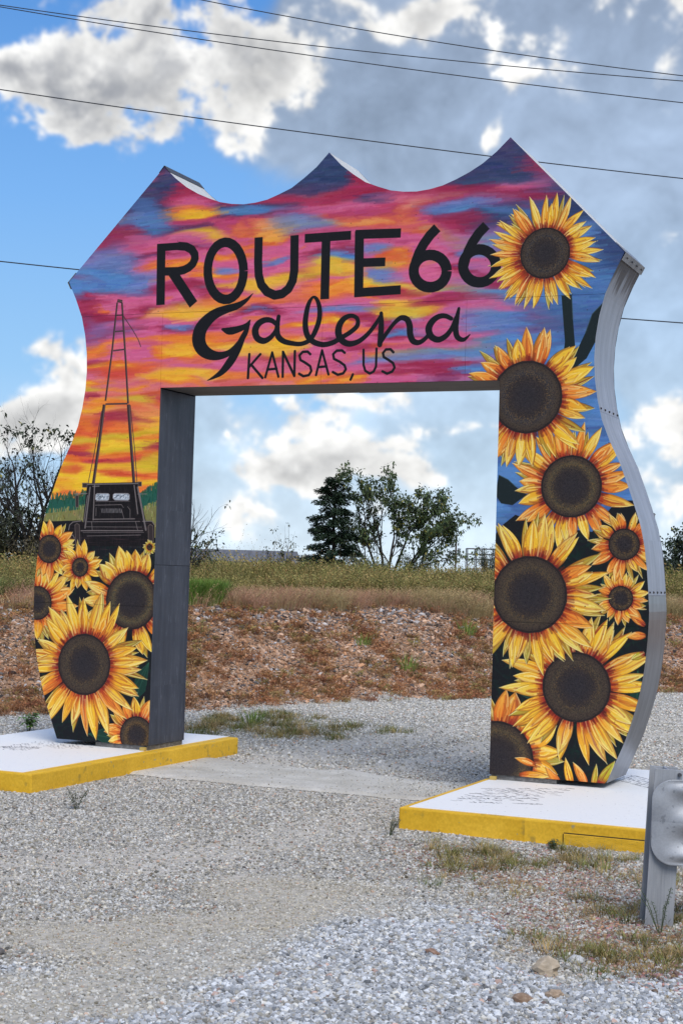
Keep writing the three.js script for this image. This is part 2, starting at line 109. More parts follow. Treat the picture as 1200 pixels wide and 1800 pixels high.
const LEAF = [[[-1.486,0.867],[-1.602,0.768],[-1.639,0.625],[-1.614,0.533],[-1.509,0.632]],[[-2.048,0.246],[-1.803,0.333],[-1.716,0.222],[-1.851,0.165]],[[1.654,0.812],[1.849,0.886],[2.024,0.833],[1.81,0.737]],[[2.301,1.698],[2.264,1.489],[2.317,1.387],[2.355,1.534]],[[2.568,1.008],[2.51,0.82],[2.566,0.762],[2.604,0.907]],[[1.546,0.7],[1.66,0.581],[1.598,0.45],[1.529,0.53]]];
const TOPY = 4.991;
const CUM = [[-11.52,16.67,1.75,1.23,1.0,0.75],[-8.9,16.59,2.26,1.13,1.0,0.8],[-10.17,17.91,1.23,0.82,0.9,0.6],[-6.63,16.06,1.85,0.92,1.0,0.35],[-4.6,16.75,1.44,1.13,1.0,0.25],[-4.54,15.21,0.92,0.62,0.7,0.1],[-9.66,15.38,1.44,0.72,0.9,0.35],[-12.44,17.15,0.82,0.82,0.8,0.5],[-5.29,18.62,1.85,1.44,1.0,0.9],[-3.85,19.07,1.85,1.23,1.0,0.7],[-2.79,18.17,1.13,1.23,0.9,0.35],[-6.56,19.48,1.23,0.82,0.9,0.9],[-7.97,19.01,1.13,0.92,0.85,0.5],[-11.63,19.27,0.82,0.51,0.8,0.2],[-8.75,18.02,1.23,0.51,0.6,0.2],[-9.61,19.26,0.82,0.51,0.5,0.2],[3.61,19.84,1.23,0.72,0.8,0.3],[4.87,18.91,1.23,1.07,0.95,0.2],[6.52,18.9,0.74,1.03,0.8,0.2],[2.37,19.64,1.03,0.51,0.6,0.3],[5.75,17.11,0.37,0.49,0.6,0.1],[4.69,18.15,1.23,0.82,0.7,0.15],[-0.55,19.76,1.23,0.62,0.5,0.1],[7.79,17.57,1.23,0.62,0.35,0.1],[-1.73,17.64,0.82,1.03,0.5,0.2],[-7.09,17.37,1.03,0.82,0.5,0.1],[-11.39,18.37,1.03,0.62,0.5,0.1],[0.51,19.23,0.72,0.51,0.55,0.1],[9.35,19.93,1.64,0.53,0.9,0.2],[11.57,19.62,0.92,0.7,0.8,0.2],[1.2,15.84,0.41,0.27,0.75,0.0],[5.38,15.66,0.37,0.45,0.8,0.0],[1.51,13.93,0.7,0.25,0.8,0.0],[11.71,17.86,0.51,0.82,0.7,0.1],[11.75,11.93,1.03,0.92,0.6,0.0],[-10.98,7.72,1.23,0.72,1.0,0.25],[-9.95,6.98,1.23,0.92,1.0,0.25],[-9.32,6.2,0.82,0.62,0.8,0.1],[-11.09,5.51,1.23,0.72,1.0,0.25],[-11.85,4.67,1.23,1.03,1.0,0.2],[-10.08,4.95,1.23,0.92,1.0,0.1],[-9.6,8.3,0.41,0.37,0.7,0.0],[-2.14,5.06,1.03,0.92,1.0,0.18],[-1.13,5.4,1.03,0.72,1.0,0.2],[0.25,4.22,0.92,0.57,0.9,0.2],[-2.1,3.63,1.23,0.62,1.0,0.2],[-0.87,3.67,1.23,0.78,1.0,0.12],[1.6,3.95,1.23,0.72,1.0,0.05],[2.42,3.77,1.03,0.51,0.9,0.0],[-3.6,5.42,0.82,1.03,0.75,0.1],[-5.05,5.98,1.03,0.41,0.8,0.0],[-0.53,6.24,0.82,0.37,0.8,0.2],[1.74,6.16,0.82,0.29,0.8,0.1],[1.77,4.98,0.72,0.37,0.95,0.0],[3.2,5.53,1.23,0.29,0.8,0.05],[4.84,5.46,1.03,0.25,0.7,0.0],[-3.49,2.05,1.03,0.82,0.7,0.0],[10.29,5.96,1.03,0.82,0.9,0.1],[11.87,6.18,0.82,0.82,0.9,0.0],[10.74,3.55,1.23,1.23,1.0,0.1],[12.02,3.97,0.82,1.23,1.0,0.05],[10.12,4.75,0.62,1.03,0.8,0.1],[1.85,2.21,1.64,0.62,0.35,0.0]];
const SHEET = [[-2.09,16.09,3.08,2.46,0.9],[0.55,17.9,3.7,2.46,1.0],[3.71,16.23,4.11,2.46,1.0],[7.81,16.81,4.11,2.87,1.1],[10.87,15.42,3.29,3.08,1.0],[6.72,19.09,4.11,1.85,1.0],[9.79,18.66,3.7,1.85,1.0],[-1.36,18.98,1.85,2.05,0.9],[7.89,13.52,2.67,1.44,0.8],[5.41,14.5,1.85,1.23,0.6],[10.78,10.56,2.26,2.46,0.6],[11.04,8.17,2.26,2.05,0.9],[1.55,19.06,2.46,1.64,0.9],[-4.16,3.77,1.85,1.85,1.0],[-3.71,2.55,1.64,1.03,0.9],[-1.24,2.42,2.46,0.82,0.9],[1.96,5.5,1.85,0.72,0.8],[4.0,6.06,2.87,0.82,1.1],[4.47,3.82,2.46,2.05,1.0],[5.53,2.41,1.64,1.23,0.8],[-5.02,4.96,1.23,1.44,1.0],[10.17,2.53,2.46,1.23,0.6],[-11.48,-0.14,2.46,1.44,0.5],[-0.8,1.62,6.16,1.03,0.6],[11.93,3.37,1.64,2.46,0.6]];
const WIRES = [[[-30.77,20.17,-15.76],[-25.82,18.69,-18.0],[-20.88,17.41,-20.22],[-15.94,16.33,-22.43],[-11.0,15.45,-24.63],[-6.06,14.77,-26.82],[-1.13,14.29,-29.01],[3.8,14.01,-31.18],[8.73,13.92,-33.34]],[[-31.63,17.96,-16.57],[-26.57,17.09,-18.83],[-21.51,16.34,-21.08],[-16.45,15.71,-23.32],[-11.4,15.21,-25.56],[-6.34,14.82,-27.79],[-1.29,14.55,-30.02],[3.77,14.41,-32.24],[8.82,14.39,-34.46]],[[-30.74,17.77,-15.88],[-25.8,16.83,-18.09],[-20.86,15.99,-20.29],[-15.92,15.24,-22.48],[-10.99,14.6,-24.67],[-6.05,14.06,-26.86],[-1.12,13.61,-29.04],[3.81,13.27,-31.22],[8.74,13.02,-33.39]],[[-27.12,13.98,-13.26],[-22.68,13.28,-15.24],[-18.23,12.64,-17.21],[-13.79,12.06,-19.18],[-9.35,11.55,-21.15],[-4.91,11.09,-23.12],[-0.47,10.7,-25.08],[3.97,10.37,-27.04],[8.41,10.1,-29.0]],[[-25.27,9.09,-12.09],[-21.08,8.66,-13.95],[-16.89,8.27,-15.8],[-12.69,7.92,-17.66],[-8.5,7.62,-19.51],[-4.31,7.37,-21.35],[-0.12,7.17,-23.2],[4.07,7.02,-25.04],[8.26,6.91,-26.88]]];
const PATCH = [[2.525,0.069,1.72],[3.027,0.057,1.72]];
// ---------- the sky: air and clouds ----------
{
  const LX = [0.28 * FW[0] - 0.12 * RT[0], 0.30, 0.28 * FW[1] - 0.12 * RT[1]];
  const W = 4096, H = 2048, px = new Float32Array(W * H * 4);
  const lerpStops = (st, x) => { for (let i = 1; i < st.length; i++) if (x <= st[i][0]) return mix3(st[i - 1][1], st[i][1], clamp((x - st[i - 1][0]) / (st[i][0] - st[i - 1][0]))); return st[st.length - 1][1]; };
  const air = [[-1, [.60, .73, .84]], [2, [.48, .65, .82]], [7, [.27, .49, .76]], [13, [.17, .38, .73]], [20, [.09, .255, .60]], [60, [.05, .20, .62]], [91, [.04, .17, .56]]];
  const sheetC = [[0, [.66, .77, .86]], [4, [.48, .62, .76]], [9, [.38, .51, .68]], [14, [.32, .41, .55]], [20, [.29, .365, .49]], [91, [.28, .35, .46]]];
  for (let j = 0; j < H; j++) {
    const el = ((j + 0.5) / H - 0.5) * 180, y = Math.sin(el * Math.PI / 180), ch = Math.cos(el * Math.PI / 180);
    for (let i = 0; i < W; i++) {
      const k = (j * W + i) * 4; let c;
      if (el < -3) c = [.30, .29, .27];
      else {
        const ph = ((i + 0.5) / W - 0.5) * 2 * Math.PI, x = Math.cos(ph) * ch, z = Math.sin(ph) * ch;
        const az = Math.atan2(x * RT[0] + z * RT[1], x * FW[0] + z * FW[1]) * 180 / Math.PI;
        const w1 = fbm(x * 14, y * 14, z * 14, 3) - 0.5, w2 = fbm(x * 14 + 40, y * 14, z * 14, 3) - 0.5;
        const n1 = fbm(x * 34 + w1 * 1.4, y * 40 + w2 * 1.4, z * 34, 8, 0.64), n2 = fbm(x * 7 + 3, y * 9, z * 7, 4), n3 = fbm(x * 60 + 9 + w1 * 3, y * 66, z * 60 + w2 * 3, 4);
        const inside = sst(20, 14, Math.abs(az)) * sst(27, 21, el);
        let cu = 0, gw = 0, sh = 0;
        if (inside > 0) {
          const a2 = az + w1 * 2.6 + (n3 - 0.5) * 0.9, e2 = el + w2 * 2.0 + (n3 - 0.5) * 0.7;
          for (const b of CUM) { const dx = (a2 - b[0]) / b[2], dy = (e2 - b[1]) / b[3], r = dx * dx + dy * dy; if (r < 5) { const q = b[4] * Math.exp(-r * 1.0); cu += q; gw += q * b[5]; } }
          for (const b of SHEET) { const dx = (a2 - b[0]) / b[2], dy = (e2 - b[1]) / b[3], r = dx * dx + dy * dy; if (r < 6) sh += b[4] * Math.exp(-r * 0.9); }
          gw = cu > 1e-4 ? gw / cu : 0; cu = 1.15 * (1 - Math.exp(-1.05 * cu)); sh = Math.min(sh + 0.35 * sst(7, 1.5, el), 1.2);
        }
        if (inside < 1) {
          const hi = clamp(el / 40), q = sst(0.42, 0.66, n2), gq = 0.3 + 0.3 * hi + 1.2 * w1;
          cu = lerp(q, cu, inside); gw = lerp(clamp(gq), gw, inside); sh = lerp(sst(0.35, 0.65, fbm(x * 5 + 20, y * 6, z * 5, 3)), sh, inside);
        }
        c = lerpStops(air, el);
        const as = 0.95 * sst(0.12, 0.72, sh + (n2 - 0.5) * 1.3 * Math.min(1, sh * 2) + (n1 - 0.5) * 0.5);
        const sc = lerpStops(sheetC, el), sv = 0.78 + 0.40 * n2 + 0.8 * (n1 - 0.5) + 0.25 * w1;
        c = mix3(c, [sc[0] * sv, sc[1] * sv, sc[2] * sv], as);
        const nn = (n1 - 0.5) * 3.0 + (n3 - 0.5) * 0.7, d = cu + nn * (0.15 + 0.85 * sst(0.0, 0.45, cu)) * 1.15 - 0.04, al = 0.35 * sst(0.12, 0.5, d) + 0.65 * sst(0.34, 0.66, d);
        if (al > 0) {
          const n1b = fbm(x * 34 + w1 * 1.4 + LX[0], y * 40 + w2 * 1.4 + LX[1], z * 34 + LX[2], 7, 0.64), rel = clamp((n1 - n1b) * 5.5, -1, 1);
          const core = sst(0.55, 1.15, cu * 0.75 + (d - cu) * 0.55 + 0.12), dark = clamp(core * gw * (1.15 + 1.6 * (n2 - 0.45)) - rel * 0.10);
          const v = 0.64 + 0.17 * rel + 0.12 * (1 - core) + 0.22 * (n3 - 0.5) + 0.3 * (n2 - 0.5);
          const white = [0.99 * v, 0.985 * v, 0.965 * v], grey = [.21, .225, .26];
          c = mix3(c, mix3(white, grey, Math.min(0.9, dark)), al * 0.98);
        }
      }
      px[k] = c[0] * SKYGAIN; px[k + 1] = c[1] * SKYGAIN; px[k + 2] = c[2] * SKYGAIN; px[k + 3] = 1;
    }
  }
  const t = new THREE.DataTexture(px, W, H, THREE.RGBAFormat, THREE.FloatType);
  t.mapping = THREE.EquirectangularReflectionMapping; t.magFilter = t.minFilter = THREE.LinearFilter; t.needsUpdate = true; t.name = 'sky';
  scene.background = t; scene.environment = t;
}
// ---------- the ground: gravel lot, stony bank and the rise behind it, one sheet ----------
const footT = (s) => 20.4 + 7 * Math.tanh(s * 0.85 / 7);
const crestT = (s) => footT(s) + 3.4 + (vn3(s * 0.5, 3, 1) - 0.5) * 0.5;
function groundH(s, t) {
  const f = footT(s), wob = (fbm(s * 0.6, t * 0.6, 2, 3) - 0.5);
  const b = sst(f - 0.4, f + 3.5 + wob * 0.6, t + wob * 0.5);
  return 1.16 * b + wob * 0.03 + b * wob * 0.22 * sst(f + 4, f + 1, t) + sst(f + 3, f + 20, t) * 0.06;
}
const gh = (x, z) => { const q = SP(x, z); return groundH(q[0], q[1]); };
function segDist(s, t, pl) { let m = 1e9; for (let i = 1; i < pl.length; i++) { const [ax, ay] = pl[i - 1], [bx, by] = pl[i], dx = bx - ax, dy = by - ay, k = clamp(((s - ax) * dx + (t - ay) * dy) / (dx * dx + dy * dy)); m = Math.min(m, Math.hypot(s - ax - dx * k, t - ay - dy * k)); } return m; }
const TAN = [[-4, 7.2], [-1.46, 7.14], [-0.7, 7.13], [-0.35, 7.6], [0.0, 8.15]], TAN2 = [[-3, 5.2], [-1.18, 5.81], [-0.94, 6.23], [-0.5, 6.85]];
const DUST1 = [[-1.25, 12.32], [-0.67, 13.77], [0.07, 15.34], [0.96, 16.7], [1.7, 17.55], [4, 19.2], [9, 20.5]], DUST2 = [[-0.37, 12.03], [0.3, 13.22], [1.53, 15.75], [4, 17.6], [9, 19]];
const DUST3 = [[-4, 7.4], [-2.2, 8.1], [-1.1, 8.9], [-0.3, 9.9], [0.2, 11.2], [0.3, 12.4]];
const COARSE = [[-9, 6.4], [-1.3, 6.36], [-0.85, 6.41], [-0.55, 6.83], [-0.2, 7.31], [0.18, 8.2], [0.62, 7.9], [0.9, 6.85], [1.48, 6.69], [4, 6.6]];
const RED = [[0.95, 9.3], [1.3, 8.6], [1.55, 7.9], [1.5, 7.2], [2.6, 7.3], [4.5, 8]];
function coarseLine(s) { for (let i = 1; i < COARSE.length; i++) if (s <= COARSE[i][0]) return lerp(COARSE[i - 1][1], COARSE[i][1], (s - COARSE[i - 1][0]) / (COARSE[i][0] - COARSE[i - 1][0])); return 6.6; }
// what the ground is made of at a spot: shares 0..1
function zone(s, t) {
  const n = fbm(s * 1.3, t * 1.3, 7, 4) - 0.5, n2 = fbm(s * 0.5 + 9, t * 0.35, 3, 3) - 0.5, f = footT(s);
  const bank = sst(f - 0.35, f + 0.25, t + n * 1.2);
  return {
    bank, top: sst(crestT(s) - 0.2, crestT(s) + 0.5, t + n * 0.8),
    tan: Math.max(sst(0.62, 0.15, segDist(s, t, TAN) + n * 1.5), sst(0.4, 0.1, segDist(s, t, TAN2) + n * 1.3)) * 0.9 + sst(0.1, 0.3, n2) * 0.3,
    dust: Math.max(sst(0.6, 0.2, segDist(s, t, DUST1) + n * 0.7), sst(0.5, 0.15, segDist(s, t, DUST2) + n * 0.7), 0.95 * sst(0.6, 0.1, segDist(s, t, DUST3) + n * 1.4)),
    coarse: sst(0.5, -0.4, t - coarseLine(s) + n * 2.2),
    red: Math.max(sst(0.85, 0.1, segDist(s, t, RED) + n * 1.1) * sst(10.6, 9.8, t), 1.6 * sst(0.75, 0.2, Math.hypot((s - 1.65) / 1.3, t - 7.1) + n * 1.2)),
    turf: sst(1.25, 0.5, Math.hypot((s + 0.75) / 1.1, (t - 16.9) / 1.5) + n * 1.3) * 0.9,
    n, n2,
  };
}
{
  // rows and columns: close together where the photograph looks
  const axis = (a, b, step, far) => { const o = []; for (let x = a; x <= b; x += step) o.push(x); let d = step, x = b; while (x < far) { d *= 1.5; x += d; o.push(x); } d = step; x = a; while (x > -far) { d *= 1.5; x -= d; o.unshift(x); } return o; };
  const S = axis(-13, 13, 0.22, 3500), T = axis(3, 34, 0.18, 3500), pos = [], uv = [], idx = [];
  for (const t of T) for (const s of S) { const [x, z] = G(s, t); const far = Math.max(Math.abs(s), Math.abs(t)) > 60; pos.push(x, far ? (t > 0 && Math.abs(s) < 3600 ? groundH(clamp(s, -60, 60), Math.min(t, 60)) * (t > footT(s) ? 1 : 1) : 0) : groundH(s, t), z); uv.push((s + 14) / 28, (t - 4) / 28); }
  for (let j = 0; j < T.length - 1; j++) for (let i = 0; i < S.length - 1; i++) { const a = j * S.length + i, b = a + 1, c = a + S.length, d = c + 1; idx.push(a, b, d, a, d, c); }
  const g = new THREE.BufferGeometry(); g.setAttribute('position', new THREE.Float32BufferAttribute(pos, 3)); g.setAttribute('uv', new THREE.Float32BufferAttribute(uv, 2)); g.setIndex(idx); g.computeVertexNormals();
  const hgt = new Uint8Array(2048 * 2048);
  const map = dataTex(2048, 2048, (u, v, i, j) => {
    const s = u * 28 - 14, t = v * 28 + 4, z = zone(s, t), a = vn3(s * 34, t * 34, 1), b = vn3(s * 70 + 5, t * 70, 2), grit = (a * 0.6 + b * 0.4 - 0.5);
    let c = mix3([160, 156, 150], [186, 178, 164], clamp(0.5 + z.n * 1.5));
    c = mix3(c, [186, 178, 162], clamp(z.tan) * 0.85); c = mix3(c, [196, 188, 174], z.dust * 0.8);
    c = mix3(c, [156, 134, 112], z.red * 0.8);
    c = mix3(c, [128, 120, 86], z.turf * 0.6);
    c = mix3(c, mix3([172, 134, 104], [146, 116, 90], clamp(0.5 + z.n * 2)), z.bank);
    c = mix3(c, [112, 102, 66], z.top);
    const k = grit * (70 - 30 * z.dust - 30 * clamp(z.tan)) ; hgt[j * 2048 + i] = clamp(128 + grit * 240, 0, 255);
    return [c[0] + k, c[1] + k, c[2] + k];
  }, true, THREE.MirroredRepeatWrapping);
  const bump = dataTex(2048, 2048, (u, v, i, j) => { const h = hgt[j * 2048 + i]; return [h, h, h]; }, false, THREE.MirroredRepeatWrapping);
  structure('ground', g, std({ map, bumpMap: bump, bumpScale: 0.02, roughness: 0.97 }));
}
// concrete band crossing the drive between the two slabs
{
  const nx = 60, nz = 24, pos = [], uv = [], idx = [];
  for (let j = 0; j <= nz; j++) for (let i = 0; i <= nx; i++) {
    const u = i / nx, v = j / nz, x = -1.6 + 3.0 * u, n = fbm(x * 2, v * 3, 5, 3) - 0.5;
    const z0 = -0.92 + 0.16 * u + (fbm(x * 3, 1, 8, 4) - 0.5) * 0.5, z1 = 0.44 + (fbm(x * 2.2, 4, 8, 4) - 0.5) * 0.16;
    const z = lerp(z0, z1, v), e = sst(0, 0.06, v) * sst(0, 0.03, 1 - v);
    pos.push(x, gh(x, z) + 0.004 + 0.016 * e, z); uv.push(x / 3, z / 3);
  }
  for (let j = 0; j < nz; j++) for (let i = 0; i < nx; i++) { const a = j * (nx + 1) + i, b = a + 1, c = a + nx + 1, d = c + 1; idx.push(a, c, d, a, d, b); }
  const g = new THREE.BufferGeometry(); g.setAttribute('position', new THREE.Float32BufferAttribute(pos, 3)); g.setAttribute('uv', new THREE.Float32BufferAttribute(uv, 2)); g.setIndex(idx); g.computeVertexNormals();
  const map = dataTex(1024, 1024, (u, v) => { const n = fbm(u * 14, v * 14, 4, 5) - 0.5, f = vn3(u * 400, v * 400, 2) - 0.5, p = vn3(u * 150, v * 150, 6) > 0.86 ? -22 : 0; return [196 + n * 44 + f * 22 + p, 190 + n * 46 + f * 22 + p, 178 + n * 50 + f * 22 + p]; });
  structure('concrete_strip', g, std({ map, roughness: 0.93 }));
}
// ---------- the painted front of the arch: what the artist put on it ----------
const MUR = 5.4, mx = (x) => (x + 2.7) / MUR, PAL = { n: [52, 66, 104], b: [88, 134, 190], B: [72, 106, 158], c: [158, 40, 74], p: [214, 98, 140], v: [150, 82, 130], o: [236, 118, 52], y: [250, 202, 48], Y: [214, 186, 48], r: [214, 72, 56] };
function muralTexture() {
  const N = 2048, cv = document.createElement('canvas'); cv.width = cv.height = N; const c = cv.getContext('2d'), r = rng(31);
  const ramp = (st, x) => { x = clamp(x); const k = x * (st.length - 1), i = Math.min(st.length - 2, Math.floor(k)); return mix3(PAL[st[i]], PAL[st[i + 1]], (k - i)); };
  const field = (x, y) => {   // colour of the painted sunset at a point, in metres
    const wx = x + (fbm(x * 2, y * 3, 1, 3) - 0.5) * 0.5, wy = y + (fbm(x * 1.6, y * 4, 6, 3) - 0.5) * 0.24;
    const n = clamp((fbm(wx * 1.5, wy * 7.5, 11, 5, 0.55) - 0.5) * 2.1 + 0.5), up = clamp((y - 3.2) / 1.7), low = sst(3.5, 2.7, y + (n - 0.5) * 0.5), right = sst(0.9, 2.0, x + (n - 0.5) * 0.9) * sst(4.9, 4.2, y + 0 * x);
    let k = ramp(['b', 'c', 'p', 'p', 'o', 'y'], n * 1.05 - 0.1);
    k = mix3(k, ramp(['n', 'n', 'c', 'c', 'p'], n), sst(0.55, 0.95, up));
    k = mix3(k, ramp(['c', 'r', 'o', 'o', 'y', 'y'], n * 0.9 + 0.12), low * (x < 0 ? 1 : 0));
    k = mix3(k, ramp(['n', 'B', 'B', 'b', 'b'], n), Math.max(right, x > 0.8 ? sst(3.3, 2.9, y) : 0));
    for (const b of BLOTCH) { const dx = (wx - b[0]) / (b[2] * 1.1), dy = (wy - b[1]) / (b[3] * 1.25), q = dx * dx + dy * dy; if (q < 2.2) k = mix3(k, PAL[b[4]], 0.82 * sst(1.8, 0.1, q + (n - 0.5) * 0.9)); }
    return k;
  };
  const M = 512, t = document.createElement('canvas'); t.width = t.height = M; const tc = t.getContext('2d'), im = tc.createImageData(M, M);
  for (let j = 0; j < M; j++) for (let i = 0; i < M; i++) { const k = field(i / M * MUR - 2.7, (1 - j / M) * MUR), q = (j * M + i) * 4; im.data[q] = k[0]; im.data[q + 1] = k[1]; im.data[q + 2] = k[2]; im.data[q + 3] = 255; }
  tc.putImageData(im, 0, 0); c.drawImage(t, 0, 0, N, N);
  c.setTransform(N / MUR, 0, 0, -N / MUR, N / 2, N); c.lineCap = 'round';
  const css = (k, a = 1) => `rgba(${k[0] | 0},${k[1] | 0},${k[2] | 0},${a})`;
  const jit = (k, q) => { const d = (r() - 0.5) * q; return [k[0] + d + (r() - 0.5) * q * 0.5, k[1] + d + (r() - 0.5) * q * 0.5, k[2] + d + (r() - 0.5) * q * 0.5]; };
  for (let i = 0; i < 15000; i++) {   // brush strokes
    const x = -2.7 + r() * MUR, y = 1.5 + r() * 3.6, k = jit(field(x, y), 40), l = 0.06 + r() * r() * 0.3, sl = (r() - 0.4) * 0.12 * l;
    c.strokeStyle = css(k, 0.15 + r() * 0.33); c.lineWidth = 0.005 + r() * 0.02; c.beginPath(); c.moveTo(x - l / 2, y - sl); c.quadraticCurveTo(x, y + (r() - 0.5) * 0.02, x + l / 2, y + sl); c.stroke();
  }
  const path = (p) => { c.beginPath(); p.forEach((q, i) => i ? c.lineTo(q[0], q[1]) : c.moveTo(q[0], q[1])); };
  const fill = (p, s) => { path(p); c.closePath(); c.fillStyle = s; c.fill(); };
  const line = (p, w, s, cap = 'round') => { path(p); c.lineWidth = w; c.strokeStyle = s; c.lineCap = cap; c.lineJoin = 'round'; c.stroke(); };
  // hills and field behind the truck
  for (const p of HILLS) { fill(p, '#22584a'); for (let i = 0; i < 260; i++) { const a = p[Math.floor(r() * p.length)], b = p[Math.floor(r() * p.length)], k = r(), x = lerp(a[0], b[0], k), y = lerp(a[1], b[1], k); line([[x, y], [x + (r() - 0.5) * 0.02, y + 0.02 + r() * 0.03]], 0.008, css(jit([34, 84, 66], 40), 0.7)); } }
  for (const p of FIELD) { fill(p, '#7c7a48'); for (let i = 0; i < 300; i++) { const a = p[Math.floor(r() * p.length)], b = p[Math.floor(r() * p.length)], k = r(), x = lerp(a[0], b[0], k), y = lerp(a[1], b[1], k); line([[x, y], [x + (r() - 0.5) * 0.02, y + 0.02 + r() * 0.02]], 0.007, css(jit([138, 132, 76], 70), 0.7)); } }
  // dark beds of leaves under the flowers
  fill(DARK[0], '#14161b'); fill(DARK[1], '#15181c');
  for (let i = 0; i < 1500; i++) { const sd = r() < 0.4, x = sd ? -2.65 + r() * 1.2 : 1.45 + r() * 1.2, y = 0.1 + r() * (sd ? 1.75 : 1.9), a = r() * 6.28, l = 0.03 + r() * 0.12; line([[x, y], [x + Math.cos(a) * l, y + Math.sin(a) * l]], 0.006 + r() * 0.02, css(jit([16, 34 + r() * 16, 34], 16), 0.35)); }
  for (const p of LEAF) { fill(p, '#16382f'); for (let i = 1; i < p.length; i++) line([p[0], [lerp(p[0][0], p[i][0], 0.8), lerp(p[0][1], p[i][1], 0.8)]], 0.006, 'rgba(44,92,70,.6)'); }
  for (const p of STEM) { fill(p, '#182427'); line(p.slice(0, 3), 0.008, 'rgba(60,84,84,.5)'); }
  // derrick and truck
  for (const [w, p] of DERRICK) { line(p, w, '#3a2a2c', 'butt'); line(p.map((q) => [q[0] + w * 0.25, q[1]]), w * 0.25, 'rgba(128,104,100,.75)', 'butt'); }
  for (const p of TRUCK.body) fill(p, '#151114');
  for (let i = 0; i < 160; i++) { const x = -2.35 + r() * 0.9, y = 1.72 + r() * 0.34, l = 0.03 + r() * 0.12; line([[x, y], [x + l, y + (r() - 0.5) * 0.01]], 0.004, `rgba(${70 + r() * 40 | 0},62,66,.25)`); }
  for (let i = 0; i < 420; i++) { const b = TRUCK.body[0], t = r(), q = r(), x = lerp(lerp(b[0][0], b[6][0], t), lerp(b[1][0], b[3][0], t), q), y = lerp(b[0][1], b[5][1], t), l = 0.02 + r() * 0.05; line([[x, y], [x + (r() - 0.5) * 0.01, y - l]], 0.006, r() < 0.5 ? 'rgba(74,64,66,.22)' : 'rgba(8,6,8,.3)'); }
  for (const p of TRUCK.glass) { fill(p, '#aab2bb'); const b = p[0], d = p[4]; for (let i = 0; i < 40; i++) { const x = lerp(b[0], d[0], r()), y = lerp(b[1], d[1], r()); line([[x, y], [lerp(x, d[0], 0.12), y + 0.006]], 0.007, r() < 0.5 ? 'rgba(235,240,244,.6)' : 'rgba(70,78,88,.55)'); } line([...p, p[0]], 0.006, '#8b8688'); }
  for (const [w, p] of TRUCK.lines) line(p, w, 'rgba(128,118,116,.85)');
  for (const [w, p] of TRUCK.coil) line(p, w, `rgba(150,146,146,${0.5 + r() * 0.4})`);
  for (const p of TRUCK.posts) { fill(p, '#352c2c'); line([...p, p[0]], 0.006, 'rgba(116,102,96,.8)'); }
  // sunflowers
  const TIP = [[250, 212, 70], [240, 190, 60], [238, 205, 96], [226, 206, 110]], MIDC = [[250, 198, 48], [248, 186, 44], [244, 166, 44]], BASE = [[176, 62, 34], [204, 92, 40], [150, 44, 38]];
  function petal(x, y, a, r0, r1, w, tone) {
    const L = r1 - r0, bend = (r() - 0.5) * 0.95, ca = Math.cos(a), sa = Math.sin(a), P = (u, v) => { const vv = v + bend * L * 0.35 * Math.pow(u, 2.2); return [x + ca * (r0 + u * L) - sa * vv, y + sa * (r0 + u * L) + ca * vv]; };
    const pk = (l) => l[Math.floor(r() * l.length)]; let tip = pk(TIP), mid = pk(MIDC), bas = pk(BASE);
    if (tone === 'back') { tip = mix3(tip, [136, 140, 56], 0.6); mid = mix3(mid, [150, 92, 36], 0.55); bas = mix3(bas, [70, 30, 26], 0.5); }
    if (tone === 'o') { mid = [238, 128, 44]; tip = [244, 176, 70]; } if (tone === 'g') { mid = [196, 178, 44]; tip = [170, 176, 62]; }
    const shape = () => { c.beginPath(); c.moveTo(...P(0, -w * 0.2)); c.bezierCurveTo(...P(0.3, -w * 0.72), ...P(0.68, -w * 0.66), ...P(1, 0)); c.bezierCurveTo(...P(0.7, w * 0.52), ...P(0.34, w * 0.74), ...P(0, w * 0.2)); c.closePath(); };
    const gr = c.createLinearGradient(...P(0, 0), ...P(1, 0)); gr.addColorStop(0, css(mix3(bas, [60, 20, 24], 0.5))); gr.addColorStop(0.15, css(bas)); gr.addColorStop(0.36, css(mix3(mid, bas, 0.1))); gr.addColorStop(0.72, css(mix3(mid, tip, 0.6))); gr.addColorStop(1, css(tip));
    shape(); c.fillStyle = gr; c.fill(); c.save(); shape(); c.clip();
    for (let i = 0; i < 9; i++) { const v0 = (r() - 0.5) * w * 0.9, u0 = r() * 0.35, u1 = 0.55 + r() * 0.45, dk = r(); line([P(u0, v0 * 0.7), P((u0 + u1) / 2, v0 * 1.1), P(u1, v0 * 0.35)], w * (0.04 + r() * 0.12), dk < 0.4 ? css(mix3(bas, [120, 60, 20], 0.3), 0.4) : dk < 0.75 ? css(tip, 0.5) : 'rgba(255,232,150,.5)'); }
    line([P(0.02, w * 0.3), P(0.35, w * 0.5), P(0.7, w * 0.36), P(1, 0)], w * 0.16, 'rgba(150,74,26,.4)');
    c.restore(); shape(); c.lineWidth = 0.0045; c.strokeStyle = tone === 'back' ? 'rgba(20,16,14,.4)' : 'rgba(90,40,20,.3)'; c.stroke();
    line([P(0.55, -w * 0.44), P(0.8, -w * 0.26), P(1, 0)], 0.005, 'rgba(252,236,170,.7)');
  }
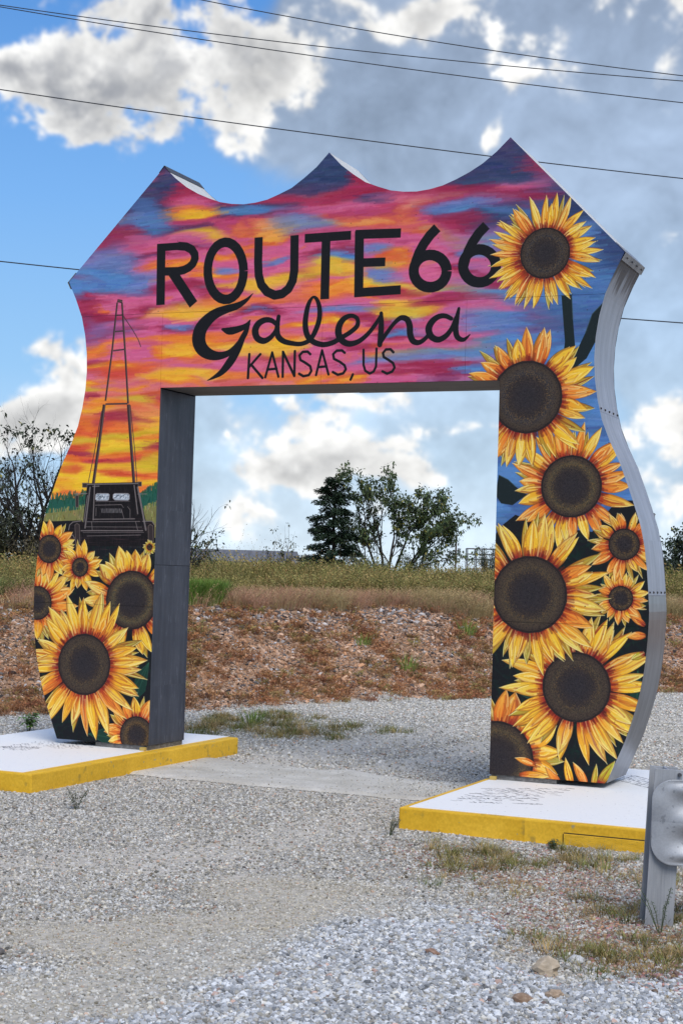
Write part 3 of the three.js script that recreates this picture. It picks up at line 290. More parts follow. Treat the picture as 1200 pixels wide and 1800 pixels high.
  for (const [x, y, rd, ro, n, kind] of FLOWERS) {
    const nf = Math.round(n * 0.74), w0 = Math.PI * 2 * (rd + ro) / 2 / nf;
    for (const layer of ['back', 'front']) for (let k = 0; k < nf; k++) {
      if (layer === 'back' && r() < 0.3) continue;
      const a = (k + (layer === 'back' ? 0.5 : 0) + (r() - 0.5) * 1.0) / nf * Math.PI * 2, len = rd + (ro - rd) * (0.68 + r() * 0.42) * (layer === 'back' ? 0.98 : 1.0);
      const tone = layer === 'back' ? 'back' : kind === 1 && r() < 0.5 ? 'o' : kind === 4 && Math.sin(a) > 0 && r() < 0.6 ? 'o' : kind === 2 ? 'g' : r() < 0.08 ? 'o' : 'f';
      petal(x, y, a, rd * 0.86, len, w0 * (layer === 'back' ? 0.72 : 0.98) * (0.8 + r() * 0.4), tone);
    }
    for (let k = 0; k < n * 5; k++) { const a = r() * 6.283, q = rd * (0.92 + r() * 0.3); line([[x + Math.cos(a) * rd * 0.9, y + Math.sin(a) * rd * 0.9], [x + Math.cos(a) * q, y + Math.sin(a) * q]], rd * 0.05, `rgba(${70 + r() * 60 | 0},26,24,.4)`); }
    const disc = (q, s) => { c.beginPath(); for (let k = 0; k <= 40; k++) { const a = k / 40 * 6.2832, w = q * (1 + Math.sin(k * 2.7 + x * 9) * 0.008); c.lineTo(x + Math.cos(a) * w, y + Math.sin(a) * w); } c.closePath(); c.fillStyle = s; c.fill(); };
    disc(rd, '#2a2122'); const ringK = 0.35 + r() * 0.65, ringQ = 0.56 + r() * 0.14, warm = r();
    const g = c.createRadialGradient(x, y, rd * 0.2, x, y, rd); g.addColorStop(0, '#2e2a2e'); g.addColorStop(0.4, '#332c2c'); g.addColorStop(ringQ, kind >= 3 ? '#3d393a' : css(mix3([56, 48, 46], mix3([92, 74, 52], [84, 78, 62], warm), ringK))); g.addColorStop(0.82, '#463a30'); g.addColorStop(0.97, '#332a28'); g.addColorStop(1, '#1e181a');
    disc(rd * 0.97, g);
    for (let k = 0; k < 5200 * rd / 0.26; k++) { const a = r() * 6.283, q = Math.sqrt(r()) * rd * 0.96, f = Math.exp(-Math.pow((q / rd - ringQ - 0.03) / 0.16, 2)), d = r(); c.fillStyle = d < 0.5 ? `rgba(18,15,17,.35)` : `rgba(${80 + f * 62 | 0},${66 + f * 38 | 0},${62 - f * 10 | 0},${0.18 + f * 0.3 * ringK})`; c.fillRect(x + Math.cos(a) * q, y + Math.sin(a) * q, 0.005, 0.005); }
    c.beginPath(); c.arc(x, y, rd * 0.955, 0, 6.2832); c.lineWidth = 0.005; c.strokeStyle = 'rgba(14,10,12,.55)'; c.stroke();
  }
  for (const [x0, y0, x1, y1, w, k] of PETALS) petal(x0, y0, Math.atan2(y1 - y0, x1 - x0), 0, Math.hypot(x1 - x0, y1 - y0), w, k);
  // lettering
  const INK = '#131419';
  for (const [w, p] of STROKES) line(p, w, INK, 'butt');
  for (const [w, p] of THIN) line(p, w, INK, 'round');
  for (const b of SCRIPT) { const cr = new THREE.CatmullRomCurve3(b.map((q) => new THREE.Vector3(q[0], q[1], q[2]))), n = b.length * 14; for (let i = 0; i <= n; i++) { const q = cr.getPoint(i / n); c.beginPath(); c.arc(q.x, q.y, Math.max(0.002, q.z / 2), 0, 6.2832); c.fillStyle = INK; c.fill(); } }
  // the flower painted over the last figure
  { const q = FLOWERS[7]; r; const n = q[4], w0 = Math.PI * 2 * (q[2] + q[3]) / 2 / n; for (let k = 0; k < n; k++) { const a = (k + (r() - 0.5) * 0.5) / n * Math.PI * 2; if (Math.cos(a) < -0.55) petal(q[0], q[1], a, q[2] * 1.02, q[2] + (q[3] - q[2]) * (0.85 + r() * 0.25), w0 * 1.1, r() < 0.3 ? 'o' : 'f'); } }
  // screw heads, scuffs and the weave of the roller
  for (let i = 0; i < 260; i++) { const x = -2.6 + r() * 5.2, y = 0.2 + r() * 4.7; c.fillStyle = 'rgba(30,20,24,.5)'; c.beginPath(); c.arc(x, y, 0.004, 0, 6.3); c.fill(); }
  for (let i = 0; i < 26000; i++) { const x = -2.7 + r() * MUR, y = r() * 5.1; c.fillStyle = r() < 0.5 ? 'rgba(0,0,0,.10)' : 'rgba(255,255,255,.07)'; c.fillRect(x, y, 0.004 + r() * 0.012, 0.003); }
  const tx = new THREE.CanvasTexture(cv); tx.colorSpace = THREE.SRGBColorSpace; tx.anisotropy = 8; tx.magFilter = THREE.LinearFilter; return tx;
}
// ---------- the arch ----------
const HALF = [...SIDE.slice().reverse(), ...TOP];                     // right half, foot to middle
HALF[0] = [HALF[0][0], 0.185];
const outlineR = HALF, outlineL = HALF.map(([x, y]) => [-x, y]).reverse();
const FULL = [[A, 0.185], ...outlineR, ...outlineL.slice(1), [-A, 0.185], [-A, HH], [A, HH]];    // counter-clockwise
function clipHalf(poly, f) { const o = []; for (let i = 0; i < poly.length; i++) { const a = poly[i], b = poly[(i + 1) % poly.length], fa = f(a), fb = f(b); if (fa >= 0) o.push(a); if (fa * fb < 0) { const k = fa / (fa - fb); o.push([lerp(a[0], b[0], k), lerp(a[1], b[1], k)]); } } return o; }
function clipBox(poly, x0, x1, y0, y1) { let p = clipHalf(poly, (q) => q[0] - x0); p = clipHalf(p, (q) => x1 - q[0]); p = clipHalf(p, (q) => q[1] - y0); return clipHalf(p, (q) => y1 - q[1]); }
function plate(poly, z0, z1) {
  const s = new THREE.Shape(poly.map((q) => new THREE.Vector2(q[0], q[1]))), g = new THREE.ExtrudeGeometry(s, { depth: z1 - z0, bevelEnabled: false }); g.translate(0, 0, z0);
  const p = g.attributes.position, u = g.attributes.uv; for (let i = 0; i < p.count; i++) u.setXY(i, mx(p.getX(i)), p.getY(i) / MUR); return g;
}
// a sheet of metal bent along a line of points (x, y), across the depth of the arch; th goes to the left of the direction of travel
function sheet(pts, z0, z1, th) {
  const mb = new MB(), n = pts.length, N = pts.map((p, i) => { const a = pts[Math.max(0, i - 1)], b = pts[Math.min(n - 1, i + 1)], l = Math.hypot(b[0] - a[0], b[1] - a[1]); return [-(b[1] - a[1]) / l, (b[0] - a[0]) / l]; });
  const uv = []; let run = 0; const ring = [];
  for (let i = 0; i < n; i++) { if (i) run += Math.hypot(pts[i][0] - pts[i - 1][0], pts[i][1] - pts[i - 1][1]); const o = pts[i], q = [o[0] + N[i][0] * th, o[1] + N[i][1] * th]; ring.push([mb.v(o[0], o[1], z1, [1, 1, 1]), mb.v(o[0], o[1], z0, [1, 1, 1]), mb.v(q[0], q[1], z0, [1, 1, 1]), mb.v(q[0], q[1], z1, [1, 1, 1])]); uv.push(z1, run, z0, run, z0, run, z1, run); }
  for (let i = 1; i < n; i++) for (let k = 0; k < 4; k++) mb.quad(ring[i - 1][k], ring[i][k], ring[i][(k + 1) % 4], ring[i - 1][(k + 1) % 4]);
  mb.quad(...ring[0]); mb.quad(...ring[n - 1].slice().reverse());
  const g = mb.build(); g.setAttribute('uv', new THREE.Float32BufferAttribute(uv, 2)); const g2 = g.toNonIndexed(); g2.computeVertexNormals(); return smoothStrip(g2);
}
function smoothStrip(g) { return g; }
const streak = (base, amp, seed, blot) => dataTex(512, 1024, (u, v) => { const n = fbm(u * 24, v * 2.2, seed, 5) - 0.5, m = fbm(u * 5, v * 6, seed + 3, 4) - 0.5, f = vn3(u * 260, v * 14, seed) - 0.5, q = vn3(u * 512, v * 1024, 3) - 0.5; let k = n * amp + m * amp * 0.6 + f * amp * 0.3 + q * 10; const c = [base[0] + k, base[1] + k, base[2] + k]; return blot ? blot(c, u, v, n, m) : c; });
const arch = thing('monument_arch', 'tall shield-shaped roadside arch painted with a sunset, sunflowers and black lettering', 'monument arch');
{
  const mural = new THREE.MeshPhysicalMaterial({ map: muralTexture(), roughness: 0.75, specularIntensity: 0.45 });
  const gap = 0.0012, [ySeam, yLow] = SEAM_Y, [xb, xc] = SEAM_X;
  const cells = [[-3, 0, 0, yLow], [0, 3, 0, yLow], [-3, -A, yLow, ySeam], [-A, xb, HH - 0.2, ySeam], [xb, xc, HH - 0.2, ySeam], [xc, 3, yLow, ySeam], [-3, 3, ySeam, 6]];
  for (const [x0, x1, y0, y1] of cells) part('painted_panel', plate(clipBox(FULL, x0 + gap, x1 - gap, y0 + gap, y1 - gap), -0.008, 0), mural, arch);
  part('back_panel', plate(FULL, -DEP, -DEP + 0.008), std({ color: C3(70, 72, 84), roughness: 0.6 }), arch);
  const z0 = -DEP + 0.008, z1 = -0.008, TH = 0.006;
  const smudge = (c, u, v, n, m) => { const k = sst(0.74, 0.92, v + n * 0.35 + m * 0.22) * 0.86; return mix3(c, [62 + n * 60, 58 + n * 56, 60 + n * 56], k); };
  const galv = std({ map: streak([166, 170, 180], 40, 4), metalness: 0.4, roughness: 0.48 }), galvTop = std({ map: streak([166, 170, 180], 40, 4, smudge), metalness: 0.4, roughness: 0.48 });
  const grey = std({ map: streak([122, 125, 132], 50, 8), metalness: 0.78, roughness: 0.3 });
  const pale = std({ map: streak([204, 203, 198], 26, 21), roughness: 0.6, metalness: 0.1 });
  const black = std({ map: streak([60, 63, 74], 34, 17, (c, u, v) => { const q = fbm(u * 120, v * 9, 44, 3) > 0.74 ? 26 : 0; return [c[0] + q, c[1] + q, c[2] + q]; }), roughness: 0.5 }), soffit = std({ map: streak([92, 86, 82], 26, 25), roughness: 0.6 });
  const R = outlineR, sideR = R.slice(0, SIDE.length).reverse();          // tip down to foot
  const cut = (pts, ya, yb) => { const o = []; const at = (y) => { for (let i = 1; i < pts.length; i++) if ((pts[i - 1][1] - y) * (pts[i][1] - y) <= 0) { const k = (pts[i - 1][1] - y) / (pts[i - 1][1] - pts[i][1]); return [lerp(pts[i - 1][0], pts[i][0], k), y]; } return pts[pts.length - 1]; }; o.push(at(ya)); for (const p of pts) if (p[1] < ya - 1e-4 && p[1] > yb + 1e-4) o.push(p); o.push(at(yb)); return o; };
  const smooth = (pts, n) => new THREE.CatmullRomCurve3(pts.map((p) => new THREE.Vector3(p[0], p[1], 0))).getSpacedPoints(n).map((p) => [p.x, p.y]);
  const [s1, s2] = SIDE_SEAM, tipY = SIDE[0][1];
  for (const sg of [1, -1]) {
    const M = (p) => p.map(([x, y]) => [x * sg, y]), th = sg > 0 ? -TH : TH;
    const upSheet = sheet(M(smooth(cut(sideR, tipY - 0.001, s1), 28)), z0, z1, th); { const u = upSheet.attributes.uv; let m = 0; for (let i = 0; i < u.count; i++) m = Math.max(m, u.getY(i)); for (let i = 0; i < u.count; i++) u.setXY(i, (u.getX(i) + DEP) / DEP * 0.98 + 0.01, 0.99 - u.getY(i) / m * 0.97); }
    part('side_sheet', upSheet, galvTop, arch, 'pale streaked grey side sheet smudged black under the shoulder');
    part('side_sheet', sheet(M(smooth(cut(sideR, s1 - 0.002, s2), 26)), z0, z1, th), galv, arch, 'pale streaked grey side sheet');
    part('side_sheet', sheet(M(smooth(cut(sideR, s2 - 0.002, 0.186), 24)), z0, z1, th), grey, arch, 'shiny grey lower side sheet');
    // top edges: shoulder slope, then the dip to the middle point in two sheets
    const TP = TOP.map(([x, y]) => [x, y]), sh = [[SIDE[0][0], SIDE[0][1]], TP[0]];
    part('top_sheet', sheet(M(sh), z0, z1, sg > 0 ? TH : -TH), pale, arch);
    const dip = smooth(TP, 30), mid = 15;
    part('top_sheet', sheet(M(dip.slice(0, mid + 1)), z0, z1, sg > 0 ? TH : -TH), pale, arch);
    part('top_sheet', sheet(M(dip.slice(mid)), z0, z1, sg > 0 ? TH : -TH), pale, arch);
    // folded cap over the shoulder tip
    const tip = SIDE[0], dx = sh[0][0] - TP[0][0], dy = sh[0][1] - TP[0][1], l = Math.hypot(dx, dy), ux = dx / l, uy = dy / l;
    const cap = [[tip[0] - ux * 0.10 + -uy * 0.006, tip[1] - uy * 0.10 + ux * 0.006], [tip[0] + 0.012, tip[1] - 0.006], [tip[0] - 0.018, tip[1] - 0.062]];
    part('corner_cap', sheet(M(cap), -DEP - 0.004, 0.004, sg > 0 ? -0.004 : 0.004), std({ map: streak([150, 152, 156], 50, 33), metalness: 0.5, roughness: 0.45 }), arch);
    const rivet = new THREE.SphereGeometry(0.009, 10, 6, 0, Math.PI * 2, 0, Math.PI / 2), rm = std({ color: C3(50, 48, 50), metalness: 0.6, roughness: 0.5 });
    const put = (x, y, z, nx, ny) => { const m = part('rivet', rivet, rm, arch); m.position.set(x * sg, y, z); m.quaternion.setFromUnitVectors(new THREE.Vector3(0, 1, 0), new THREE.Vector3(nx * sg, ny, 0).normalize()); };
    for (const [y, dyy] of [[s1, 0.022], [s2, 0.022]]) { const a = cut(sideR, y + dyy + 0.02, y + dyy), nx = a[0][1] - a[1][1], ny = -(a[0][0] - a[1][0]); for (let k = 0; k < 5; k++) put(a[1][0] + 0.001, y + dyy, -0.05 - k * 0.125, nx, ny); }
    for (let k = 0; k < 4; k++) put(tip[0] - 0.001, tip[1] - 0.035, -0.08 - k * 0.15, 1, 0.2);
    // ridge flashing at each outer peak
    const pk = TP[0], d2 = [TP[1][0] - pk[0], TP[1][1] - pk[1]], l2 = Math.hypot(...d2);
    if (sg < 0) part('ridge_cap', sheet(M([[pk[0] - ux * -0.07, pk[1] - uy * -0.07 + 0.006], [pk[0], pk[1] + 0.014], [pk[0] + d2[0] / l2 * 0.07, pk[1] + d2[1] / l2 * 0.07 + 0.006]]), -DEP - 0.003, 0.003, sg > 0 ? 0.004 : -0.004), std({ color: C3(72, 72, 76), metalness: 0.5, roughness: 0.5 }), arch);
    // inner faces of the opening, two sheets each
    part('inner_sheet', sheet(M([[A, HH - 0.008], [A, INNER_SEAM + 0.002]]), z0, z1, sg > 0 ? TH : -TH), black, arch);
    part('inner_sheet', sheet(M([[A + 0.002, INNER_SEAM - 0.001], [A + 0.002, 0.186]]), z0, z1, sg > 0 ? TH : -TH), black, arch);
    // plinth under the inner part of each leg and the closing plate under the foot
    part('plinth', new RoundedBoxGeometry(0.5, 0.038, DEP - 0.02, 2, 0.004).translate(sg * (A + 0.262), ST + 0.0205, -DEP / 2 - 0.004), std({ map: streak([110, 108, 106], 70, 41), roughness: 0.7, metalness: 0.2 }), arch, 'scuffed grey base strip under the leg');
    part('foot_plate', new THREE.BoxGeometry(HALF[0][0] - A - 0.03, 0.005, DEP - 0.03).translate(sg * (HALF[0][0] + A) / 2, 0.1895, -DEP / 2), std({ color: C3(30, 30, 33), roughness: 0.8 }), arch);
    part('corner_bracket', new RoundedBoxGeometry(0.05, 0.028, 0.035, 2, 0.004).translate(sg * (A + 0.035), ST + 0.015, 0.016), std({ color: C3(196, 168, 92), roughness: 0.6, metalness: 0.3 }), arch);
  }
  const so = (x0, x1, y) => part('soffit_sheet', sheet([[x0, y], [x1, y]], z0, z1, TH), soffit, arch);
  so(-A + 0.008, 0.08, HH + 0.0); so(0.078, A - 0.008, HH - 0.004);
}
// ---------- slabs ----------
{
  const yel = (seed) => std({ map: dataTex(1024, 256, (u, v) => { const n = fbm(u * 18, v * 6, seed, 5) - 0.5, f = vn3(u * 420, v * 110, seed) - 0.5, st = sst(0.62, 0.8, fbm(u * 70, v * 18, seed + 5, 4)) * 0.55, ch = fbm(u * 90, v * 24, seed + 8, 3) > 0.79 ? 0.7 : 0; let c = [226 + n * 34 + f * 16, 178 + n * 34 + f * 16, 40 + n * 36 + f * 12]; c = mix3(c, [150, 124, 60], st); return mix3(c, [150, 146, 140], ch); }), roughness: 0.75, bumpMap: dataTex(512, 128, (u, v) => { const h = 128 + (vn3(u * 200, v * 50, 1) - 0.5) * 120; return [h, h, h]; }, false), bumpScale: 0.004 });
  const writing = (seed, rows) => {
    const N = 1024, cv = document.createElement('canvas'); cv.width = cv.height = N; const c = cv.getContext('2d'), r = rng(seed);
    c.fillStyle = 'rgb(238,238,236)'; c.fillRect(0, 0, N, N);
    for (let i = 0; i < 9000; i++) { const k = 205 + r() * 45; c.fillStyle = `rgba(${k},${k},${k + 4},.25)`; c.fillRect(r() * N, r() * N, 2 + r() * 8, 1 + r() * 4); }
    for (let i = 0; i < 260; i++) { c.fillStyle = `rgba(110,104,96,${0.1 + r() * 0.35})`; c.beginPath(); c.ellipse(r() * N, r() * N, 1 + r() * 3, 1 + r() * 2, r() * 3, 0, 6.3); c.fill(); }
    // worn handwriting, no longer legible
    for (const [x0, y0, x1, y1, n, gap, big] of rows) for (let k = 0; k < n; k++) {
      let u = r() * 0.05; const oy = k * gap; c.strokeStyle = `rgba(34,31,38,${0.75 + r() * 0.25})`;
      while (u < 1 - r() * 0.15) { const l = (0.012 + r() * 0.03) * big, x = lerp(x0, x1, u), y = lerp(y0, y1, u) + oy; c.lineWidth = 2.2 + r() * 3.6 * (big > 1 ? 1.3 : 1); if (r() > 0.22) { c.beginPath(); c.moveTo(x, y + (r() - 0.5) * 9); c.bezierCurveTo(x + l * 300, y - 10 * r() * big, x + l * 500, y + 12 * r() * big, x + l * 800, y + (r() - 0.5) * 10); c.stroke(); } u += l * 1.25 + r() * 0.02; }
    }
    const t = new THREE.CanvasTexture(cv); t.colorSpace = THREE.SRGBColorSpace; t.anisotropy = 8; return t;
  };
  function slab(label, x0, x1, z0, z1, seed, rows, insets) {
    const g = thing('concrete_slab', label, 'concrete slab', [(x0 + x1) / 2, 0, (z0 + z1) / 2]);
    const w = x1 - x0, d = z1 - z0, body = new RoundedBoxGeometry(w, ST + 0.2, d, 3, 0.014).translate(0, ST / 2 - 0.1 - 0.002, 0);
    const p = body.attributes.position, nn = body.attributes.normal, u = body.attributes.uv; for (let i = 0; i < p.count; i++) { const ax = Math.abs(nn.getX(i)), ay = Math.abs(nn.getY(i)); if (ay > 0.7) u.setXY(i, p.getX(i) / 4, p.getZ(i) / 1); else u.setXY(i, (ax > 0.7 ? p.getZ(i) : p.getX(i)) / 4, p.getY(i) / 1); }
    part('slab_body', body, yel(seed), g);
    const [il, ir, ib, ifr] = insets, tw = w - il - ir, td = d - ib - ifr, top = new THREE.BoxGeometry(tw, 0.004, td).translate((il - ir) / 2, ST - 0.0005, (ib - ifr) / 2);
    part('painted_top', top, std({ map: writing(seed, rows), roughness: 0.7 }), g, 'white painted top with worn black handwriting');
    return g;
  }
  // texture rows run across x (left to right) and z (back to front)
  slab('white topped concrete slab with yellow edges under the left leg', -3.1, -1.385, -1.46, 1.77, 11, [[330, 480, 720, 330, 7, 30, 1], [250, 640, 560, 560, 4, 26, 1]], [0.012, 0.10, 0.012, 0.04]);
  const rs = slab('white topped concrete slab with yellow edges under the right leg', 1.42, 3.12, -1.37, 1.715, 12, [[70, 640, 420, 500, 8, 34, 1.5], [150, 880, 480, 800, 1, 20, 1], [500, 130, 760, 280, 6, 26, 1]], [0.055, 0.012, 0.012, 0.045]);
  const pw = PATCH[1][0] - PATCH[0][0] + 0.35; part('repair_patch', new RoundedBoxGeometry(pw, 0.085, 0.03, 2, 0.003).translate(PATCH[0][0] + pw / 2 - rs.position.x - 0.0, 0.032, 1.715 - rs.position.z - 0.001), yel(19), rs, 'cracked yellow repair patch along the front face');
  { const cm = std({ color: C3(74, 62, 34), roughness: 0.95 }), cx = PATCH[0][0] - rs.position.x, cz = 1.715 - rs.position.z; part('crack', new THREE.BoxGeometry(0.008, 0.082, 0.006).translate(cx - 0.004, 0.032, cz), cm, rs); part('crack', new THREE.BoxGeometry(pw * 0.97, 0.007, 0.006).translate(cx + pw * 0.485, 0.078, cz), cm, rs); }
}
// ---------- gravel, stones and weeds on the ground ----------
const stoneGeo = (() => { const g = new THREE.IcosahedronGeometry(1, 0), p = g.attributes.position, m = {}; for (let i = 0; i < p.count; i++) { const k = [p.getX(i), p.getY(i), p.getZ(i)].map((v) => v.toFixed(2)).join(); m[k] ??= 0.5 + 0.85 * vn3(p.getX(i) * 5 + 7, p.getY(i) * 5, p.getZ(i) * 5); p.setXYZ(i, p.getX(i) * m[k], p.getY(i) * m[k], p.getZ(i) * m[k]); } g.computeVertexNormals(); return g; })();
function instanced(name, label, category, geo, mat, list) {
  const m = new THREE.InstancedMesh(geo, mat, list.length), M = new THREE.Matrix4(), q = new THREE.Quaternion(), e = new THREE.Euler(), P = new THREE.Vector3(), S = new THREE.Vector3(), c = new THREE.Color();
  list.forEach((o, i) => { e.set(o.rx ?? 0, o.ry ?? 0, o.rz ?? 0); q.setFromEuler(e); P.set(o.x, o.y, o.z); S.set(...o.s); M.compose(P, q, S); m.setMatrixAt(i, M); m.setColorAt(i, c.setRGB(lin(clamp(o.c[0], 0, 255)), lin(clamp(o.c[1], 0, 255)), lin(clamp(o.c[2], 0, 255)))); });
  m.name = name; m.castShadow = m.receiveShadow = true; tag(m, label, category, null, 'stuff'); scene.add(m); return m;
}
const onSlab = (x, z) => (x > 1.40 && x < 3.14 && z > -1.39 && z < 1.735) || (x > -3.12 && x < -1.365 && z > -1.48 && z < 1.79);
const onStrip = (x, z) => x > -1.6 && x < 1.4 && z < 0.42 + (fbm(x * 2.2, 4, 8, 4) - 0.5) * 0.16 && z > -0.85 + (x + 1.6) / 3 * 0.16 + (fbm(x * 3, 1, 8, 4) - 0.5) * 0.5;
{
  const r = rng(101), L = [];
  const scatter = (n, t0, t1, marg, size, keep) => { for (let i = 0; i < n; i++) { const t = Math.sqrt(lerp(t0 * t0, t1 * t1, r())), hw = t * 0.225 + marg, s = (r() * 2 - 1) * hw, [x, z] = G(s, t); if (onSlab(x, z)) continue; const zn = zone(s, t); if (zn.bank > 0.6) continue; const strip = onStrip(x, z); if (strip && r() > 0.05 + 0.22 * sst(0.1, 1.2, x) * sst(-0.8, 0.1, zn.n * 3 + 0.2)) continue;
    const tn = clamp(zn.tan); if (r() < tn * 0.5 + zn.dust * 0.7 + zn.turf * 0.35) continue; if (!keep(zn)) continue;
    const k = size * (0.5 + r() * r() * 1.1) * (1 + zn.coarse * 0.42) * (1 - 0.35 * tn) * (strip ? 0.7 : 1), b = 124 + r() * 88 + zn.coarse * 14 + sst(12.5, 15, t) * 14 - (r() < 0.12 ? 42 : 0); let c = [b + 4, b + 2, b - 3];  // stones beyond the arch are coloured lighter to make up for its shadow
    if (r() < 0.3 - 0.1 * zn.coarse) c = [b + 8, b + 1, b - 14]; if (r() < 0.035 - 0.02 * zn.coarse) c = [b, b * 0.84, b * 0.74]; if (r() < zn.red * 0.34) c = [b * 0.92, b * (0.66 + r() * 0.14), b * (0.54 + r() * 0.16)]; if (zn.coarse > 0.5) c = [c[0] - 6, c[1] - 2, c[2] + 5]; if (tn > 0.3) c = mix3(c, [200, 186, 156], 0.3 * tn);
    L.push({ x, y: groundH(s, t) + k * 0.18 + (strip ? 0.02 : 0), z, s: [k, k * (0.55 + r() * 0.35), k * (0.7 + r() * 0.5)], rx: (r() - 0.5) * 0.9, ry: r() * 6.28, rz: (r() - 0.5) * 0.9, c }); } };
  scatter(140000, 4.6, 8.6, 0.9, 0.0088, () => true);
  scatter(200000, 8.4, 13.5, 0.8, 0.0090, () => true);
  scatter(200000, 13.3, 24, 1.2, 0.0120, () => true);
  instanced('gravel', 'loose grey and tan gravel covering the drive and the lot', 'gravel', stoneGeo, std({ roughness: 0.95, flatShading: true }), L);
}
{
  const r = rng(202), L = [];
  for (let i = 0; i < 130000; i++) {
    const s = (r() * 2 - 1) * 8.2, f = footT(s), t = f - 0.5 + r() * 4.6, zn = zone(s, t); if (zn.bank < r() * 0.9 + 0.05) continue; if (zn.top > r()) continue;
    const up = sst(f + 1.6, f + 3.4, t), [x, z] = G(s, t), k = (0.011 + r() * r() * r() * 0.042) * (1 + up * 0.5), b = 108 + r() * 104; let c = [b * 1.05, b * 0.87, b * 0.73]; const q = r(); if (q < 0.3) c = [b * 1.0, b * 0.76, b * 0.58]; else if (q < 0.42 + up * 0.22) c = [b, b * 0.97, b * 0.96]; if (r() < 0.1 + up * 0.2) c = [b * 0.5, b * 0.45, b * 0.44];
    L.push({ x, y: groundH(s, t) + k * 0.12, z, s: [k * (0.9 + r() * 0.7), k * (0.4 + r() * 0.35), k], rx: (r() - 0.5) * 1.3, ry: r() * 6.28, rz: (r() - 0.5) * 1.3, c });
  }
  instanced('bank_rubble', 'reddish tan broken stones covering the slope behind the arch', 'rubble', stoneGeo, std({ roughness: 0.95, flatShading: true }), L);
}
// a clump of blades; colour comes from the instance
function clump(n, h, spread, lean, w, seed, heads) {
  const r = rng(seed), mb = new MB();
  for (let i = 0; i < n; i++) {
    const a = r() * 6.283, q = Math.sqrt(r()) * spread, x = Math.cos(a) * q, z = Math.sin(a) * q, b = a + (r() - 0.5) * 1.6, hh = h * (0.45 + r() * 0.6), l = lean * hh * (0.3 + r()), v = 0.72 + r() * 0.5, c = [v, v, v * (0.85 + r() * 0.2)], dx = Math.cos(b), dz = Math.sin(b), px = -dz * w / 2, pz = dx * w / 2;
    const p0 = mb.v(x - px, 0, z - pz, c), p1 = mb.v(x + px, 0, z + pz, c), m0 = mb.v(x - px * 0.8 + dx * l * 0.35, hh * 0.55, z - pz * 0.8 + dz * l * 0.35, c), m1 = mb.v(x + px * 0.8 + dx * l * 0.35, hh * 0.55, z + pz * 0.8 + dz * l * 0.35, c), e = mb.v(x + dx * l, hh, z + dz * l, c);
    mb.quad(p0, p1, m1, m0); mb.tri(m0, m1, e);
    if (heads && r() < heads) for (let k = 0; k < 5; k++) { const y = hh * (0.72 + k * 0.07), f = 0.35 + (y / hh - 0.55) / 0.45 * 0.65, o = new THREE.Vector3(x + dx * l * f, y, z + dz * l * f), aa = r() * 6.28; mb.leaf(o, new THREE.Vector3(Math.cos(aa) * 0.7, 0.7, Math.sin(aa) * 0.7), new THREE.Vector3(Math.sin(aa), 0.2, -Math.cos(aa)), w * 4.5, w * 2, [v * 0.95, v * 0.9, v * 0.8]); }
  }
  return mb.build();
}
const grassMat = () => std({ vertexColors: true, roughness: 0.9, side: THREE.DoubleSide });
function field(name, label, category, geo, n, pick, seed) { const r = rng(seed), L = []; for (let i = 0; i < n; i++) { const o = pick(r); if (!o) continue; const [x, z] = G(o.st[0], o.st[1]); if (onSlab(x, z)) continue; L.push({ x, y: groundH(o.st[0], o.st[1]) - 0.01, z, s: [o.k * (0.8 + r() * 0.4), o.k * (o.ky ?? 1), o.k * (0.8 + r() * 0.4)], ry: r() * 6.28, rx: (r() - 0.5) * 0.15, rz: (r() - 0.5) * 0.15, c: o.c }); } return instanced(name, label, category, geo, grassMat(), L); }
const jitc = (c, r, q) => { const d = (r() - 0.5) * q; return [c[0] + d + (r() - 0.5) * q * 0.4, c[1] + d + (r() - 0.5) * q * 0.3, c[2] + d * 0.8]; };
field('dry_weeds', 'low rusty brown weeds dotted between the stones of the slope', 'weeds', clump(30, 0.10, 0.07, 1.2, 0.007, 3, 0.3), 15000, (r) => { const s = (r() * 2 - 1) * 8, f = footT(s), t = f - 0.3 + r() * 4.1, n = fbm(s * 2.6, t * 2.6, 33, 3); if (n < 0.34 + r() * 0.3) return null; return { st: [s, t], k: 0.4 + r() * r() * 1.0, c: jitc(r() < 0.62 ? [178, 130, 94] : r() < 0.55 ? [158, 140, 90] : [130, 94, 72], r, 40) }; }, 41);
field('pink_grass', 'hazy pinkish dry grass along the top of the stony slope', 'grass', clump(60, 0.30, 0.16, 0.8, 0.004, 7, 0.5), 3000, (r) => { const s = (r() * 2 - 1) * 8, t = crestT(s) - 0.6 + r() * 1.6, n = fbm(s * 0.9, t, 13, 3); if (s > -2.35 && s < -1.5 && r() < 0.85) return null; if (n < 0.38 + 0.12 * sst(-0.5, 3, s) || (s < -3 && r() < 0.6)) return null; return { st: [s, t], k: 0.35 + n * 0.5 + r() * 0.4, c: jitc(n + (r() - 0.5) * 0.3 < 0.56 ? [192, 152, 130] : [182, 164, 124], r, 30) }; }, 42);
field('green_grass', 'fresh green grass in patches along the top of the slope', 'grass', clump(46, 0.34, 0.12, 0.6, 0.009, 8), 2300, (r) => { const q = r(); let s, t; if (q < 0.25) { s = -2.3 + r() * 0.55; t = crestT(s) - 0.3 + r() * 0.9; } else if (q < 0.55) { s = -7.5 + r() * 3; t = crestT(s) - 0.1 + r() * 1.6; } else { s = (r() * 2 - 1) * 8; t = crestT(s) + 1.0 + r() * 1.2; if (fbm(s, t, 71, 3) < 0.5) return null; } return { st: [s, t], k: 0.7 + r() * 0.5, c: jitc(q < 0.25 ? [112, 142, 62] : [128, 140, 82], r, 34) }; }, 43);
